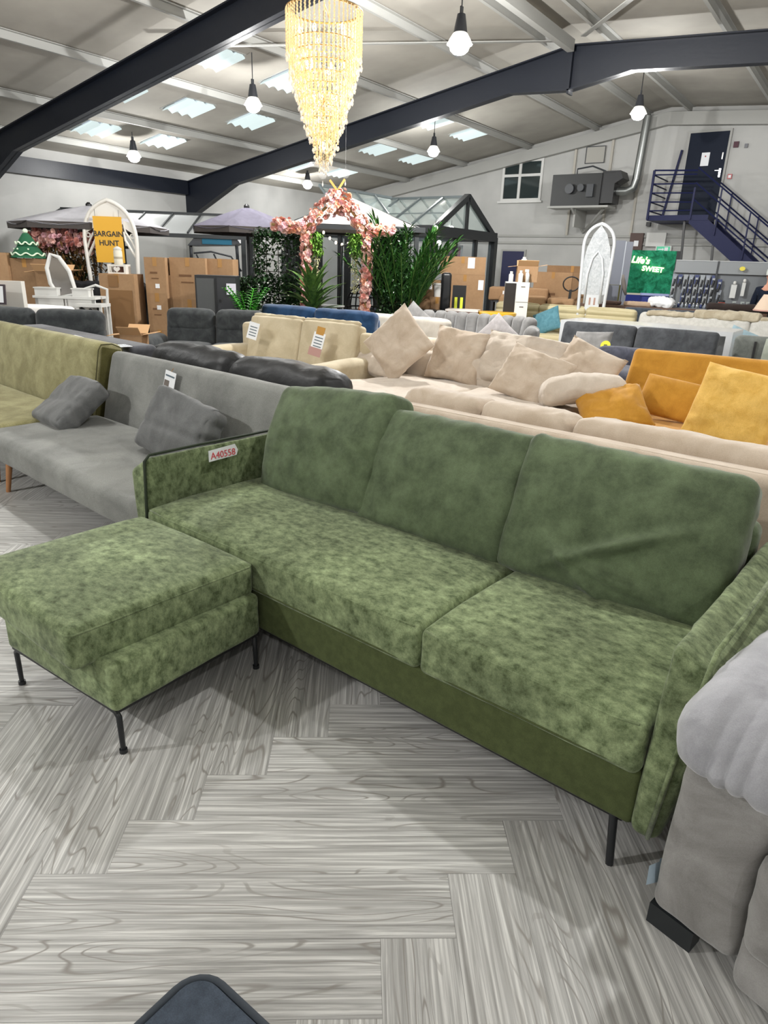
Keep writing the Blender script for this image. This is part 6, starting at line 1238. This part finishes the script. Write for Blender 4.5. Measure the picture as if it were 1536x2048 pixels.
# ---- customer at the right edge, seen from the side, dark top, facing the stand
ps = E('person', 'person in a dark navy top with a pale cap, cut by the right photo edge', 'person', (-1.60, 13.58, 0), R(160))
ps.scale = (.96, .96, .96)
SKN = fabric('skin', '#b98872', '#c79682', scale=6, fine=.03, sheen=0, bump=.02); NVT = fabric('navy_knit', '#141a28', '#1d2434', scale=10, fine=.1, sheen=.1)
def skinbody(name, pts, edges, rad, mat, par, sub=2):
    me = bpy.data.meshes.new(name); me.from_pydata(pts, edges, []); o = bpy.data.objects.new(name, me); COL.objects.link(o)
    m = o.modifiers.new('s', 'SKIN'); m.use_smooth_shade = True
    for i, r_ in enumerate(rad): me.skin_vertices[0].data[i].radius = (r_ if isinstance(r_, tuple) else (r_, r_))
    me.skin_vertices[0].data[0].use_root = True
    m2 = o.modifiers.new('d', 'SUBSURF'); m2.levels = sub; m2.render_levels = sub
    dg = bpy.context.evaluated_depsgraph_get(); me2 = bpy.data.meshes.new_from_object(o.evaluated_get(dg)); bpy.data.objects.remove(o)
    me2.materials.clear(); me2.materials.append(mat); q = bpy.data.objects.new(name, me2); COL.objects.link(q); q.parent = par; return q
# one body from pelvis up and down, arms bent forward; clothes laid over it
B = [(0, 0, .95), (0, -.01, 1.12), (0, .0, 1.28), (0, .01, 1.40), (0, .0, 1.48), (0, -.02, 1.56), (0, -.03, 1.66),
     (.10, 0, .90), (.11, -.01, .50), (.11, .02, .09), (.11, -.13, .04), (-.10, 0, .90), (-.11, -.01, .50), (-.11, .02, .09), (-.11, -.13, .04),
     (.17, .01, 1.38), (.22, .02, 1.12), (.19, -.2, 1.02), (.17, -.27, 1.03), (-.17, .01, 1.38), (-.22, .02, 1.12), (-.19, -.2, 1.02), (-.17, -.27, 1.03)]
Ed = [(0, 1), (1, 2), (2, 3), (3, 4), (4, 5), (5, 6), (0, 7), (7, 8), (8, 9), (9, 10), (0, 11), (11, 12), (12, 13), (13, 14), (3, 15), (15, 16), (16, 17), (17, 18), (3, 19), (19, 20), (20, 21), (21, 22)]
Rd = [(.14, .10), (.12, .09), (.15, .10), (.13, .08), .05, (.07, .085), (.075, .09), .085, .055, .04, .035, .085, .055, .04, .035, .055, .045, .033, .03, .055, .045, .033, .03]
body = skinbody('body', B, Ed, Rd, SKN, ps)
for sx in (1, -1):   # fingers and thumb
    for f_, (dx, ln) in enumerate(((-.03, .065), (-.01, .075), (.01, .07), (.028, .055))):
        pass
Tp = [(0, 0, .93), (0, -.01, 1.12), (0, .0, 1.28), (0, .01, 1.40), (0, .0, 1.45), (.17, .01, 1.39), (.225, .02, 1.12), (.19, -.17, 1.03), (-.17, .01, 1.39), (-.225, .02, 1.12), (-.19, -.17, 1.03)]
skinbody('jumper', Tp, [(0, 1), (1, 2), (2, 3), (3, 4), (3, 5), (5, 6), (6, 7), (3, 8), (8, 9), (9, 10)], [(.16, .12), (.145, .11), (.17, .12), (.15, .1), .07, .07, .06, .045, .07, .06, .045], NVT, ps)
skinbody('trousers', [(0, 0, .98), (.10, 0, .88), (.115, -.01, .5), (.115, .02, .1), (-.10, 0, .88), (-.115, -.01, .5), (-.115, .02, .1)], [(0, 1), (1, 2), (2, 3), (0, 4), (4, 5), (5, 6)], [(.15, .115), .1, .07, .055, .1, .07, .055], plain('dark_jeans', '#20242e', .9), ps)
mb = MB(); mb.lathe([(.102, 1.64), (.107, 1.68), (.098, 1.74), (.06, 1.785), (.01, 1.795)], (0, -.03, 0), 18); mb.prism([(-.08, -.12), (.08, -.12), (.07, -.19), (0, -.21), (-.07, -.19)], 1.655, 1.665, 'z'); O('cap', mb, plain('pale_cap', '#c3c9c2', .8), ps, smooth=True, auto=50)
mb = MB(); mb.rb((.022, .03, .045), .01, (1, 1, 1), M=T(0, -.13, 1.60)); mb.rb((.012, .02, .05), .006, (1, 1, 1), M=T(.083, -.02, 1.61)); mb.rb((.012, .02, .05), .006, (1, 1, 1), M=T(-.083, -.02, 1.61)); O('nose_and_ears', mb, SKN, ps, smooth=True)
mb = MB(); mb.rb((.02, .012, .012), .005, (1, 1, 1), M=T(.032, -.118, 1.63)); mb.rb((.02, .012, .012), .005, (1, 1, 1), M=T(-.032, -.118, 1.63)); O('eyes', mb, plain('eye_dark', '#2a2220', .3), ps, smooth=True); O('mouth', MB().rb((.05, .012, .01), .004, (2, 1, 1), M=T(0, -.112, 1.565)), plain('lip', '#9c6357', .6), ps, smooth=True)
for sx in (1, -1):
    hd = MB(); hd.rb((.08, .09, .032), .014, (3, 3, 2), M=T(sx*.165, -.315, 1.03)); 
    for dx, ln in ((-.03, .06), (-.01, .072), (.01, .068), (.029, .05)): hd.tube([(sx*.165+dx, -.35, 1.032), (sx*.165+dx, -.35-ln*.55, 1.028), (sx*.165+dx, -.35-ln*.85, 1.008)], [.0095, .0088, .007], 7)
    hd.tube([(sx*.165-sx*.035, -.30, 1.03), (sx*.165-sx*.062, -.33, 1.02), (sx*.165-sx*.066, -.36, 1.008)], [.012, .0105, .008], 7); O('hand', hd, SKN, ps, smooth=True)
    O('shoe', MB().rb((.095, .27, .09), .035, (3, 6, 2), M=T(sx*.11, -.06, .045)), MBLACK, ps, smooth=True)
o = E('lamp_shade', 'pink lined cream lampshade at the right photo edge before the person', 'lampshade', (-1.42, 12.70, 0)); O('shade', MB().lathe([(.24, 1.04), (.13, 1.28), (.12, 1.28), (.22, 1.04)], n=24), plain('cream_pink_shade', '#cdb8a4', .8), o, smooth=True, auto=60); O('trim_band', MB().lathe([(.241, 1.03), (.245, 1.05), (.238, 1.05)], n=24), plain('pink_band', '#c49a90', .8), o); O('stem', MB().cyl((0, 0, .0), .02, 1.2), MDARK, o); O('foot', MB().cyl((0, 0, 0), .15, .03, 20), MDARK, o)
